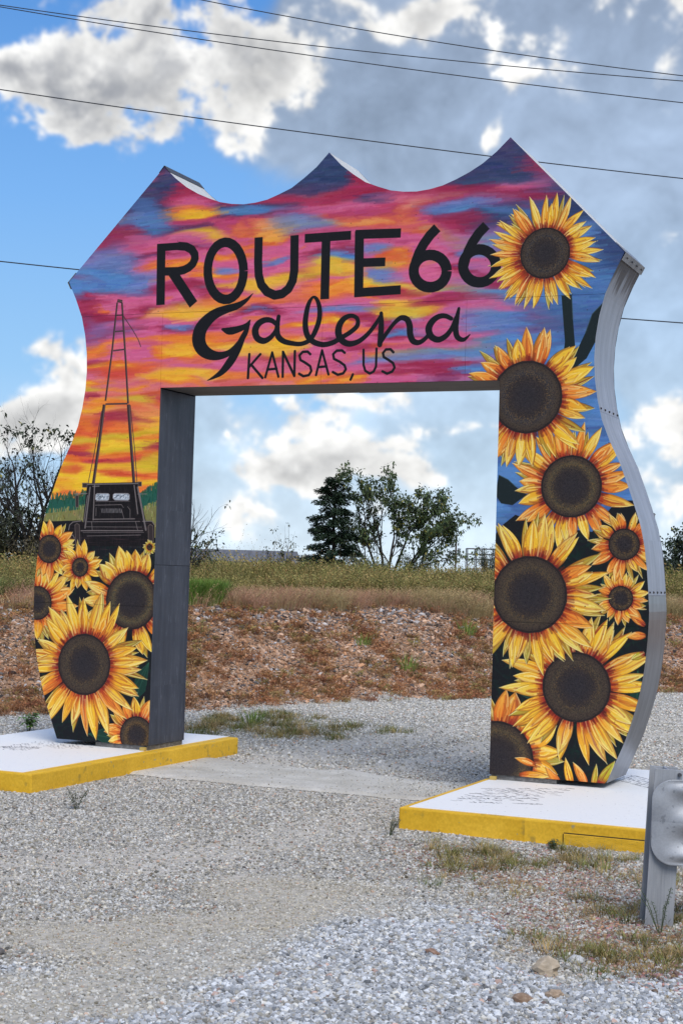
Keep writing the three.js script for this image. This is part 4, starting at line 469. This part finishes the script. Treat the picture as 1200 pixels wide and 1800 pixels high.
field('tall_weeds', 'tall olive weeds and seeding grass covering the ground beyond the slope', 'weeds', clump(46, 0.62, 0.3, 0.7, 0.009, 9, 0.6), 7500, (r) => { const s = (r() * 2 - 1) * 11, t = crestT(s) + 0.9 + Math.pow(r(), 1.4) * 15, n = fbm(s * 0.6, t * 0.4, 23, 4); if (s > 0 && n < 0.36) return null; return { st: [s, t], k: 0.7 + n * 0.6, ky: 0.34 + Math.pow(n, 1.4) * 1.05 + (r() < 0.06 ? 0.25 : 0), c: jitc(n + (r() - 0.5) * 0.4 < 0.48 ? [138, 130, 80] : r() < 0.5 ? [112, 114, 60] : [166, 150, 100], r, 50) }; }, 44);
field('seed_stalks', 'scattered tall thin seed stalks rising above the weeds', 'weeds', clump(5, 1.25, 0.35, 0.5, 0.006, 19, 1), 260, (r) => { const s = (r() * 2 - 1) * 11, t = crestT(s) + 1 + r() * 9; return { st: [s, t], k: 0.8, ky: 0.5 + r() * 0.5 + (s > -3 && s < -1.2 ? 0.25 : 0), c: jitc([160, 140, 96], r, 40) }; }, 47);
field('lawn_tufts', 'sparse short green and straw grass growing through the gravel', 'grass', clump(40, 0.08, 0.07, 1.1, 0.0035, 10), 4200, (r) => { let s, t; const q = r(); if (q < 0.5) { s = -2.2 + r() * 3; t = 15 + r() * 4.2; } else { s = 0.4 + r() * 2.2; t = 6.6 + r() * 3.6; } const z = zone(s, t), w = q < 0.5 ? z.turf * 0.75 * sst(0.3, 0.6, fbm(s * 3, t * 2.2, 51, 3)) : (0.22 + z.red) * 0.8 * sst(0.38, 0.66, fbm(s * 2.5, t * 2.5, 61, 3)) * sst(0.5, 0.8, s + (t - 6.5) * 0.05); if (r() > w) return null; return { st: [s, t], k: (q < 0.5 ? 1.0 : 0.75) * (0.6 + r() * 0.8), c: jitc(r() < 0.5 ? [108, 112, 58] : [162, 142, 94], r, 36) }; }, 45);
// ---------- trees and plants ----------
const bark = std({ vertexColors: true, roughness: 0.95 }), leafMat = std({ vertexColors: true, roughness: 0.7, side: THREE.DoubleSide });
const V3 = (x, y, z) => new THREE.Vector3(x, y, z);
function grow(o) {   // a broad-leaved tree: stems fork into limbs and twigs; leaves sit at the twigs
  const r = rng(o.seed), T = new MB(), L = new MB(), bc = o.bark ?? [0.035, 0.03, 0.026];
  const leafAt = (p, n) => { for (let i = 0; i < n; i++) { const d = V3(r() - 0.5, r() - 0.65, r() - 0.5).normalize(), u = V3(r() - 0.5, r() + 0.3, r() - 0.5).normalize(), v = 0.6 + r() * 0.8, lc = o.leaf.col, y = r() < (o.leaf.yellow ?? 0.05); L.leaf(p.clone().addScaledVector(V3(r() - 0.5, r() - 0.5, r() - 0.5), o.leaf.gap), d, u, o.leaf.size * (0.7 + r() * 0.6), o.leaf.size * 0.55, y ? [0.22 * v, 0.2 * v, 0.04] : [lc[0] * v, lc[1] * v, lc[2] * v]); } };
  const branch = (p, d, len, rad, lev) => {
    const pts = [p.clone()], rr = [rad], n = lev > 1 ? 5 : 4; let q = p.clone(), e = d.clone();
    for (let k = 1; k < n; k++) { e.add(V3((r() - 0.5) * o.wander, (r() - 0.5) * o.wander + o.up * 0.25, (r() - 0.5) * o.wander)).normalize(); q = q.clone().addScaledVector(e, len / (n - 1)); pts.push(q); rr.push(rad * (1 - 0.5 * k / (n - 1))); }
    T.tube(pts, rr, lev > 2 ? 7 : lev > 0 ? 4 : 3, bc);
    if (lev === 0) { if (r() < o.leaf.full(q)) leafAt(q, Math.round(o.leaf.n * (0.5 + r()))); return; }
    const kids = o.kids[lev] ?? 3;
    for (let k = 0; k < kids; k++) { const at = k === 0 ? n - 1 : 1 + Math.floor(r() * (n - 1)), a = r() * 6.283, ang = (k === 0 ? 0.25 : o.angle * (0.6 + r() * 0.7)), bd = V3().subVectors(pts[at], pts[at - 1]).normalize(), sx = V3(bd.z + 0.01, 0.1, -bd.x).cross(bd).normalize(), sy = V3().crossVectors(bd, sx); branch(pts[at], bd.clone().multiplyScalar(Math.cos(ang)).addScaledVector(sx, Math.sin(ang) * Math.cos(a)).addScaledVector(sy, Math.sin(ang) * Math.sin(a)).normalize(), len * o.ratio * (0.75 + r() * 0.4), rr[at] * (k === 0 ? 0.85 : 0.62), lev - 1); }
    if (lev === 1 && r() < o.leaf.full(pts[2])) leafAt(pts[2], Math.round(o.leaf.n * 0.5));
  };
  for (let k = 0; k < o.stems.length; k++) branch(V3(o.stems[k][0], -0.1, o.stems[k][1]), V3(o.stems[k][2], 1, o.stems[k][3]).normalize(), o.len * (o.stems[k][4] ?? 1), o.rad, o.levels);
  return [T, L];
}
function plantTree(name, label, category, s, t, turn, TL, crownName = 'crown') { const [x, z] = G(s, t), g = thing(name, label, category, [x, groundH(s, t), z], turn); part('trunk', TL[0].build(), bark, g); if (TL[1].i.length) part(crownName, TL[1].build(), leafMat, g); return g; }
const dk = [0.035, 0.055, 0.022];
plantTree('thicket_tree', 'half bare multi-stemmed tree standing left of the arch above brush', 'tree', -5.8, 30, 0, grow({ seed: 12, stems: [[0, 0, 0.04, 0.05, 1.05], [0.16, 0.06, 0.12, -0.1, 1.0], [-0.2, 0.1, -0.3, 0.1, 1], [-0.4, -0.1, -0.62, 0, 0.9], [0.3, 0, 0.42, 0.1, 0.9], [0.05, 0.1, 0.2, 0.4, 0.9]], len: 1.5, rad: 0.07, levels: 5, kids: [0, 3, 4, 4, 4, 4], angle: 0.62, ratio: 0.62, wander: 0.34, up: 0.16, leaf: { size: 0.085, n: 5, gap: 0.12, col: [0.03, 0.042, 0.018], full: (p) => (p.y > 2.8 ? 0.16 : p.y < 1.5 ? 0.2 : 0.04) } }));
plantTree('shade_tree', 'wide leafy tree with fanning limbs, taller of the pair in the opening', 'tree', 1.62, 55, 0, grow({ seed: 23, stems: [[0, 0, 0.0, 0.1, 1.1], [0.05, 0, 0.45, -0.1, 1.1], [-0.06, 0.05, -0.42, 0.2, 1.05], [0.1, -0.04, 0.85, 0.2, 1.05], [-0.1, 0.02, -0.8, -0.1, 0.85], [0.12, 0.1, 0.22, 0.5, 1.05], [0.1, 0, 0.85, -0.2, 0.95]], len: 1.95, rad: 0.06, levels: 4, kids: [0, 4, 4, 4, 4], angle: 0.52, ratio: 0.56, wander: 0.2, up: 0.06, leaf: { size: 0.125, n: 9, gap: 0.2, col: [0.062, 0.095, 0.03], yellow: 0.06, full: (p) => (p.x > 0.3 ? 0.72 : p.x < -0.4 ? 0.5 : 0.26) * (p.y > 1.5 || p.x > 0.9 ? 1 : 0.35) } }));
{ // cedar: whorls of drooping boughs with dense sprays
  const r = rng(57), T = new MB(), L = new MB(), H = 3.65, bc = [0.04, 0.032, 0.027];
  T.tube([V3(0, -0.1, 0), V3(0.03, 1.2, 0), V3(-0.02, 2.4, 0.02), V3(0.05, H - 0.2, 0)], [0.09, 0.07, 0.045, 0.015], 7, bc);
  for (let k = 0; k < 88; k++) {
    const y = 0.3 + Math.pow(r(), 0.95) * (H - 0.5), prof = Math.pow(1 - y / (H + 0.25), 0.7) * 1.55 * (0.5 + r() * 0.55), a = r() * 6.283, d = V3(Math.cos(a), 0.12, Math.sin(a)), p0 = V3(0, y, 0), tip = p0.clone().addScaledVector(d, prof).add(V3(0, -0.1 * prof + (y > 2.6 ? 0.2 : 0), 0)), mid = p0.clone().lerp(tip, 0.5).add(V3(0, 0.1, 0));
    T.tube([p0, mid, tip], [0.022, 0.014, 0.005], 4, bc);
    for (let i = 0; i < 70 + 240 * prof; i++) { const f = 0.22 + Math.pow(r(), 0.7) * 0.8, c = f < 0.5 ? p0.clone().lerp(mid, f * 2) : mid.clone().lerp(tip, f * 2 - 1), w = 0.17 * (1.15 - f * 0.5), q = c.add(V3((r() - 0.5) * 2 * w, (r() - 0.5) * w * 1.25, (r() - 0.5) * 2 * w)), v = 0.6 + r() * 0.8; L.leaf(q, V3(d.x + (r() - 0.5) * 1.4, (r() - 0.35), d.z + (r() - 0.5) * 1.4).normalize(), V3(r() - 0.5, 1, r() - 0.5).normalize(), 0.12, 0.055, [0.026 * v, 0.052 * v, 0.024 * v]); }
  }
  plantTree('cedar_tree', 'dense dark evergreen with layered boughs, left of the pair in the opening', 'tree', -0.25, 54, 0.3, [T, L]);
}
plantTree('roadside_tree', 'dark leafy tree at the right edge beyond the right leg', 'tree', 8.4, 40, 1, grow({ seed: 36, stems: [[0, 0, 0.04, 0, 1], [0.1, 0, 0.5, 0.2, 0.9], [-0.05, 0.1, -0.3, 0.1, 0.8]], len: 1.0, rad: 0.07, levels: 4, kids: [0, 3, 4, 4, 4], angle: 0.6, ratio: 0.62, wander: 0.3, up: 0.1, leaf: { size: 0.10, n: 9, gap: 0.16, col: [0.022, 0.04, 0.016], full: () => 0.6 } }));
plantTree('sapling', 'thin airy sapling standing alone above the weeds left of the cedar', 'sapling', -1.25, 34, 0, grow({ seed: 41, stems: [[0, 0, 0.02, 0, 1], [0.03, 0, 0.3, 0.1, 0.8], [-0.02, 0, -0.3, 0, 0.8]], len: 0.74, rad: 0.024, levels: 3, kids: [0, 3, 3, 4], angle: 0.5, ratio: 0.62, wander: 0.25, up: 0.4, bark: [0.08, 0.065, 0.05], leaf: { size: 0.055, n: 6, gap: 0.08, col: [0.07, 0.08, 0.035], full: () => 0.65 } }), 'foliage');
plantTree('bare_tree', 'mostly bare small tree with a leafy low branch behind the left leg', 'tree', -2.98, 30, 2.1, grow({ seed: 58, stems: [[0, 0, 0.1, 0, 1], [0.04, 0, 0.35, 0.2, 0.9], [-0.04, 0, -0.3, 0.2, 0.9]], len: 1.0, rad: 0.034, levels: 3, kids: [0, 3, 4, 4], angle: 0.6, ratio: 0.62, wander: 0.35, up: 0.1, leaf: { size: 0.07, n: 5, gap: 0.1, col: dk, full: (p) => (p.y < 1.25 ? 0.6 : 0.02) } }), 'foliage');
function shrub(label, s, t, w, h, n, col, seed, group) {
  const r = rng(seed), T = new MB(), L = new MB();
  for (let k = 0; k < 26; k++) { const a = r() * 6.283, o = 0.3 + r() * 0.7, e = V3(Math.cos(a) * w * o, h * (0.55 + r() * 0.5), Math.sin(a) * w * o), m = e.clone().multiplyScalar(0.5).add(V3(0, h * 0.12, 0)); T.tube([V3(Math.cos(a) * 0.05, -0.05, Math.sin(a) * 0.05), m, e], [0.012, 0.009, 0.003], 4, [0.05, 0.04, 0.03]); for (let i = 0; i < n; i++) { const f = 0.3 + r() * 0.75, p = f < 0.5 ? m.clone().multiplyScalar(f * 2) : m.clone().lerp(e, Math.min(1.1, f * 2 - 1)); p.add(V3((r() - 0.5) * 0.2, (r() - 0.5) * 0.2, (r() - 0.5) * 0.2)); const v = 0.55 + r() * 0.9; L.leaf(p, V3(r() - 0.5, r() - 0.4, r() - 0.5).normalize(), V3(r() - 0.5, 1, r() - 0.5).normalize(), 0.06 + r() * 0.03, 0.035, [col[0] * v, col[1] * v, col[2] * v]); } }
  const g = plantTree('shrub', label, 'shrub', s, t, r() * 6, [T, L], 'foliage'); if (group) g.userData.group = group; return g;
}
shrub('dark olive shrub at the left picture edge under the half bare tree', -6.45, 28.4, 0.85, 1.3, 150, [0.05, 0.055, 0.022], 61);
shrub('brownish shrub between the half bare tree and the arch', -5.45, 28.8, 0.75, 1.0, 120, [0.065, 0.055, 0.03], 62);
shrub('deep green shrub behind the foot of the half bare tree', -5.9, 31.5, 1.0, 1.35, 160, [0.03, 0.042, 0.018], 63);
shrub('grey brown brush at the far left beyond the half bare tree', -7.3, 32, 1.0, 1.5, 160, [0.04, 0.05, 0.02], 68);
shrub('bushy growth at the foot of the wide leafy tree', 2.6, 54, 0.8, 1.1, 110, [0.05, 0.07, 0.026], 64);
shrub('yellowish bush low between the cedar and the wide leafy tree', 1.0, 50, 0.8, 1.0, 90, [0.09, 0.1, 0.04], 65);
shrub('dark brush below the tree at the right edge', 8.3, 38, 1.0, 1.3, 150, [0.03, 0.045, 0.02], 66);
shrub('small green bush beside the metal rack', 6.35, 68, 0.7, 1.9, 90, [0.03, 0.05, 0.02], 67);
function herb(name, label, s, t, h, stems, leaves, size, col, seed, y) {
  const r = rng(seed), T = new MB(), L = new MB();
  for (let k = 0; k < stems; k++) { const a = r() * 6.283, l = 0.15 + r() * 0.4, e = V3(Math.cos(a) * h * l, h * (0.6 + r() * 0.4), Math.sin(a) * h * l), m = e.clone().multiplyScalar(0.5).add(V3(0, h * 0.08, 0)); T.tube([V3(0, -0.02, 0), m, e], [0.0022, 0.0018, 0.001], 4, [0.07, 0.09, 0.04]); for (let i = 0; i < leaves; i++) { const f = 0.25 + i / leaves * 0.75, p = f < 0.5 ? m.clone().multiplyScalar(f * 2) : m.clone().lerp(e, f * 2 - 1), b = r() * 6.283, v = 0.7 + r() * 0.6; L.leaf(p, V3(Math.cos(b), 0.25 - r() * 0.5, Math.sin(b)).normalize(), V3(0, 1, 0), size * (0.7 + r() * 0.6), size * 0.5, [col[0] * v, col[1] * v, col[2] * v]); } }
  const [x, z] = G(s, t), g = thing(name, label, 'weed', [x, y ?? groundH(s, t), z]); part('stem', T.build(), leafMat, g); part('foliage', L.build(), leafMat, g); return g;
}
herb('leafy_weed', 'bright green leafy weed behind the left slab', -3.02, 15.75, 0.2, 10, 11, 0.07, [0.11, 0.22, 0.04], 71);
herb('leafy_weed', 'small dark weed climbing the yellow front of the left slab', -1.72, 10.75, 0.16, 7, 14, 0.026, [0.05, 0.06, 0.025], 72);
herb('leafy_weed', 'thin weed at the left front corner of the right slab', 0.36, 10.05, 0.15, 8, 10, 0.018, [0.09, 0.09, 0.04], 73);
herb('leafy_weed', 'spindly green weed standing against the guardrail post', 1.56, 7.55, 0.24, 6, 22, 0.016, [0.06, 0.09, 0.035], 74);
herb('leafy_weed', 'low dark green weed below the repair patch of the right slab', 1.35, 9.75, 0.07, 10, 8, 0.03, [0.03, 0.06, 0.03], 75);
for (const [s, t, k, lb] of [[0.98, 22.2, 0.3, 'bright green tuft low on the slope near the right leg'], [0.35, 22.4, 0.2, 'small green tuft halfway up the middle of the slope'], [1.95, 24.0, 0.28, 'green tuft high on the slope beside the right leg'], [-0.9, 17.2, 0.2, 'green tuft in the grass patch near the left slab']]) {
  const [x, z] = G(s, t), g = thing('grass_tuft', lb, 'grass tuft', [x, groundH(s, t), z]); part('blade', clump(70, k, 0.12, 0.8, 0.008, 90 + Math.round(t)), std({ color: C3(124, 150, 70), vertexColors: true, roughness: 0.85, side: THREE.DoubleSide }), g).userData.kind = 'stuff';
}
// single stones one can pick out on the drive
for (const [s, t, k, col, lb] of [[0.92, 6.71, 0.05, [176, 160, 138], 'largest pale tan stone lying on the gravel in front'], [0.76, 6.26, 0.03, [146, 122, 102], 'brown stone nearest the bottom edge, left of a tan one'], [0.90, 6.33, 0.03, [170, 148, 126], 'tan stone beside the brown stone near the bottom edge'], [1.07, 6.93, 0.028, [190, 190, 188], 'white stone at the edge of the reddish patch'], [0.45, 7.0, 0.026, [144, 114, 96], 'rust coloured stone on the pale gravel'], [-1.38, 6.72, 0.022, [104, 100, 98], 'dark stone on the tan wheel track at left']]) {
  const g = new THREE.IcosahedronGeometry(1, 1), p = g.attributes.position; for (let i = 0; i < p.count; i++) { const x = p.getX(i), y = p.getY(i), z = p.getZ(i), q = 0.55 + 0.9 * vn3(x * 1.9 + s * 9, y * 1.9 + 4, z * 1.9 + t * 3); p.setXYZ(i, x * q * k * 1.25, y * q * k * 0.85, z * q * k); } g.computeVertexNormals();
  const [x, z] = G(s, t), m = new THREE.Mesh(g, std({ map: dataTex(128, 128, (u, v) => { const n = (fbm(u * 12, v * 12, t, 4) - 0.5) * 70; return [col[0] + n, col[1] + n, col[2] + n]; }), roughness: 0.92, flatShading: true })); m.name = numbered('loose_stone'); m.position.set(x, groundH(s, t) + k * 0.4, z); m.castShadow = m.receiveShadow = true; tag(m, lb, 'stone'); scene.add(m);
}
// ---------- guardrail ----------
{
  const galv = () => std({ map: streak([158, 161, 166], 44, 52), metalness: 0.3, roughness: 0.6 });
  const [x, z] = G(1.587, 7.72), g = thing('guardrail', 'galvanised steel guardrail post with a rounded ribbed rail end at right', 'guardrail', [x, 0, z], YAW), Y0 = groundH(1.53, 7.72) - 0.1, top = 0.745;
  const post = (() => { const sh = new THREE.Shape([[-0.067, 0.0], [0.067, 0.0], [0.067, -0.007], [0.004, -0.007], [0.004, -0.123], [0.067, -0.123], [0.067, -0.13], [-0.067, -0.13], [-0.067, -0.123], [-0.004, -0.123], [-0.004, -0.007], [-0.067, -0.007]].map((q) => new THREE.Vector2(...q))); const e = new THREE.ExtrudeGeometry(sh, { depth: top - Y0, bevelEnabled: true, bevelSize: 0.0012, bevelThickness: 0.0012, bevelSegments: 1 }); e.rotateX(-Math.PI / 2); e.translate(0, Y0, 0); const p = e.attributes.position, u = e.attributes.uv; for (let i = 0; i < p.count; i++) u.setXY(i, p.getX(i) + p.getZ(i), p.getY(i)); return e; })();
  const pm = part('post', post.scale(1, 1, -1), galv(), g); pm.geometry.computeVertexNormals(); pm.rotation.z = -0.045; pm.position.set(0.0, 0, -0.0);
  // rail end: two ribs that flatten out towards a rounded end
  const prof = (v) => { const w = 0.5 + 0.5 * Math.cos(v * 2 * Math.PI * 2); return 0.075 * Math.pow(w, 0.8); };   // v 0..1 over height
  const nx = 90, ny = 60, mb = new MB(), uv = [], H = 0.41, len = 2.4, ring = [];
  for (const side of [0, 1]) for (let i = 0; i <= nx; i++) for (let j = 0; j <= ny; j++) {
    const f = i / nx, X = len * f * f, v = j / ny, R = 0.1, half = X < R ? H / 2 - R + Math.sqrt(Math.max(0, R * R - (R - X) * (R - X))) : H / 2, y = (v - 0.5) * 2 * half, vv = y / H + 0.5;
    const am = sst(0.03, 0.30, X), edge = 0.02 * sst(0.04, 0, Math.min(vv, 1 - vv)) * am, Z = am * 0.95 * (0.075 - 0.075 * (0.5 + 0.5 * Math.cos((vv - 0.28) / 0.44 * Math.PI * 2))) * sst(0, 0.14, vv) * sst(1, 0.86, vv) + 0.03 + 0.02 * (1 - am) * Math.pow(1 - clamp(X / 0.1), 2) * -1 + edge;
    mb.v(X, y, Z - side * 0.004, [1, 1, 1]); uv.push(X, y);
  }
  const id = (s, i, j) => s * (nx + 1) * (ny + 1) + i * (ny + 1) + j;
  for (let i = 0; i < nx; i++) for (let j = 0; j < ny; j++) { mb.quad(id(0, i, j), id(0, i + 1, j), id(0, i + 1, j + 1), id(0, i, j + 1)); mb.quad(id(1, i, j), id(1, i, j + 1), id(1, i + 1, j + 1), id(1, i + 1, j)); }
  for (let i = 0; i < nx; i++) { mb.quad(id(0, i, 0), id(1, i, 0), id(1, i + 1, 0), id(0, i + 1, 0)); mb.quad(id(0, i, ny), id(0, i + 1, ny), id(1, i + 1, ny), id(1, i, ny)); }
  for (let j = 0; j < ny; j++) mb.quad(id(0, 0, j), id(0, 0, j + 1), id(1, 0, j + 1), id(1, 0, j));
  const rg = mb.build(); rg.setAttribute('uv', new THREE.Float32BufferAttribute(uv, 2));
  const rail = part('rail_end', rg, std({ map: dataTex(512, 512, (u, v) => { const n = fbm(u * 7, v * 7, 63, 5) - 0.5, f = vn3(u * 200, v * 200, 3) - 0.5, m = fbm(u * 40, v * 40, 8, 3) > 0.72 ? -22 : 0; const k = n * 70 + f * 12 + m; return [166 + k, 169 + k, 174 + k]; }), metalness: 0.4, roughness: 0.55 }), g); rail.position.set(-0.05, 0.497, 0.01);
  const bolt = new THREE.CylinderGeometry(0.009, 0.01, 0.014, 6).rotateX(Math.PI / 2), bm = std({ color: C3(90, 90, 94), metalness: 0.7, roughness: 0.5 });
  for (const [bx, by] of [[0.083, 0.722]]) part('bolt', bolt.clone().translate(bx, by, 0.012), bm, g);
}
// ---------- power lines ----------
const WL = ['power line crossing the upper sky, topmost of the five', 'upper wire of the pair that meets at the upper left corner', 'lower wire of the pair that meets at the upper left corner', 'single power line passing just above the left peak of the arch', 'lowest power line, passing behind the shoulders of the arch'];
WIRES.forEach((w, i) => { const cr = new THREE.CatmullRomCurve3(w.map((p) => V3(...p))), m = new THREE.Mesh(new THREE.TubeGeometry(cr, 60, 0.0125, 6), std({ color: C3(34, 38, 48), roughness: 0.6 })); m.name = numbered('power_line'); m.castShadow = m.receiveShadow = true; tag(m, WL[i], 'power line'); scene.add(m); });
// ---------- far things beyond the weeds ----------
{
  const at = (s, t) => { const [x, z] = G(s, t); return [x, groundH(Math.max(-60, s), Math.min(t, 60)), z]; };
  // long low building: only its roof shows over the weeds
  const b = thing('low_building', 'long low grey building with a sloping roof beyond the weeds at left', 'building', at(-10.2, 120), YAW);
  const W = 14.6, H1 = 1.15, H2 = 2.05, D = 6;
  part('wall', new THREE.BoxGeometry(W - 0.3, H1, D - 0.4).translate(0, H1 / 2, 0), std({ color: C3(132, 126, 120), roughness: 0.9 }), b);
  const roofTex = streak([104, 104, 108], 34, 71); const roof = new MB(), c = [1, 1, 1], y0 = H1 + 0.003;
  const a0 = roof.v(-W / 2, y0, D / 2, c), a1 = roof.v(W / 2, y0, D / 2, c), a2 = roof.v(W / 2, y0, -D / 2, c), a3 = roof.v(-W / 2, y0, -D / 2, c), r0 = roof.v(-W / 2 + 0.4, H2, 0, c), r1 = roof.v(W / 2 - 0.35, H2, 0, c);
  roof.quad(a0, a1, r1, r0); roof.quad(a2, a3, r0, r1); roof.tri(a1, a2, r1); roof.tri(a3, a0, r0); roof.quad(a3, a2, a1, a0);
  const rgm = roof.build().toNonIndexed(); rgm.computeVertexNormals(); { const p = rgm.attributes.position, u = rgm.attributes.uv; for (let i = 0; i < p.count; i++) u.setXY(i, p.getX(i) * 0.4, p.getY(i)); }
  part('roof', rgm, std({ map: roofTex, roughness: 0.7 }), b);
  for (const wx of [-4, 0, 4]) { const w = part('window', new THREE.BoxGeometry(1.1, 0.6, 0.06).translate(wx, 0.65, D / 2 - 0.19), std({ color: C3(210, 208, 202), roughness: 0.7 }), b); part('pane', new THREE.BoxGeometry(0.94, 0.46, 0.02).translate(wx, 0.65, D / 2 - 0.155), std({ color: C3(40, 46, 54), roughness: 0.15 }), w); }
  // white trailer beside it
  const tr = thing('white_trailer', 'small white box trailer beyond the weeds left of the cedar', 'trailer', at(-1.75, 98), YAW);
  part('body', new RoundedBoxGeometry(1.25, 1.1, 0.9, 2, 0.05).translate(0, 0.95, 0), std({ color: C3(232, 232, 230), roughness: 0.5 }), tr);
  part('door', new THREE.BoxGeometry(0.34, 0.8, 0.02).translate(0.2, 0.9, 0.455), std({ color: C3(120, 124, 130), roughness: 0.5 }), tr);
  for (const wx of [-0.35, 0.35]) part('wheel', new THREE.CylinderGeometry(0.25, 0.25, 0.16, 16).rotateX(Math.PI / 2).translate(wx, 0.25, 0.42), std({ color: C3(30, 30, 32), roughness: 0.8 }), tr);
  part('tow_bar', new THREE.BoxGeometry(0.5, 0.06, 0.06).translate(0.85, 0.42, 0), std({ color: C3(60, 60, 62), roughness: 0.6 }), tr);
  // metal rack
  const rk = thing('pipe_rack', 'open grey metal pipe frame between the tree and the right leg', 'pipe rack', at(6.2, 70), YAW), steel = std({ color: C3(96, 98, 104), metalness: 0.3, roughness: 0.5 }), P = (a, b2, rr = 0.024) => { const m = new MB(); m.tube([V3(...a), V3(...b2)], [rr, rr], 6, [1, 1, 1]); return m.build(); };
  for (const dz of [0, -0.8]) for (const px of [-0.6, -0.2, 0.12, 0.6]) part('upright', P([px, -0.1, dz], [px, 1.74, dz]), steel, rk);
  for (const y of [1.74, 1.5, 1.28, 0.85]) for (const dz of [0, -0.8]) part('rail', P([-0.6, y, dz], [0.62, y, dz]), steel, rk);
  for (const px of [-0.6, 0.6]) part('cross_bar', P([px, 1.74, 0], [px, 1.74, -0.8]), steel, rk);
  part('brace', P([-0.6, 0.9, 0], [-0.2, 1.5, 0], 0.014), steel, rk);
  // poles
  const up = thing('utility_pole', 'short utility pole carrying a grey metal can, right of the trees', 'utility pole', at(4.36, 60), YAW);
  part('pole', P([0, -0.1, 0], [0, 2.05, 0], 0.034), std({ color: C3(74, 64, 58), roughness: 0.9 }), up); part('transformer', new THREE.CylinderGeometry(0.055, 0.055, 0.24, 12).translate(0.12, 1.42, 0), std({ color: C3(132, 140, 150), roughness: 0.5 }), up); part('bracket', new THREE.BoxGeometry(0.1, 0.02, 0.03).translate(0.055, 1.46, 0), steel, up);
  const tp = thing('utility_pole', 'thin grey pole just right of the arch with a short arm', 'utility pole', at(11.82, 60), YAW);
  part('pole', P([0, -0.1, 0], [0, 3.1, 0], 0.03), std({ color: C3(120, 122, 128), roughness: 0.7 }), tp); part('arm', P([-0.35, 3.02, 0], [0.05, 3.05, 0], 0.016), steel, tp);
}
shadow(scene);
renderer.render(scene, camera);
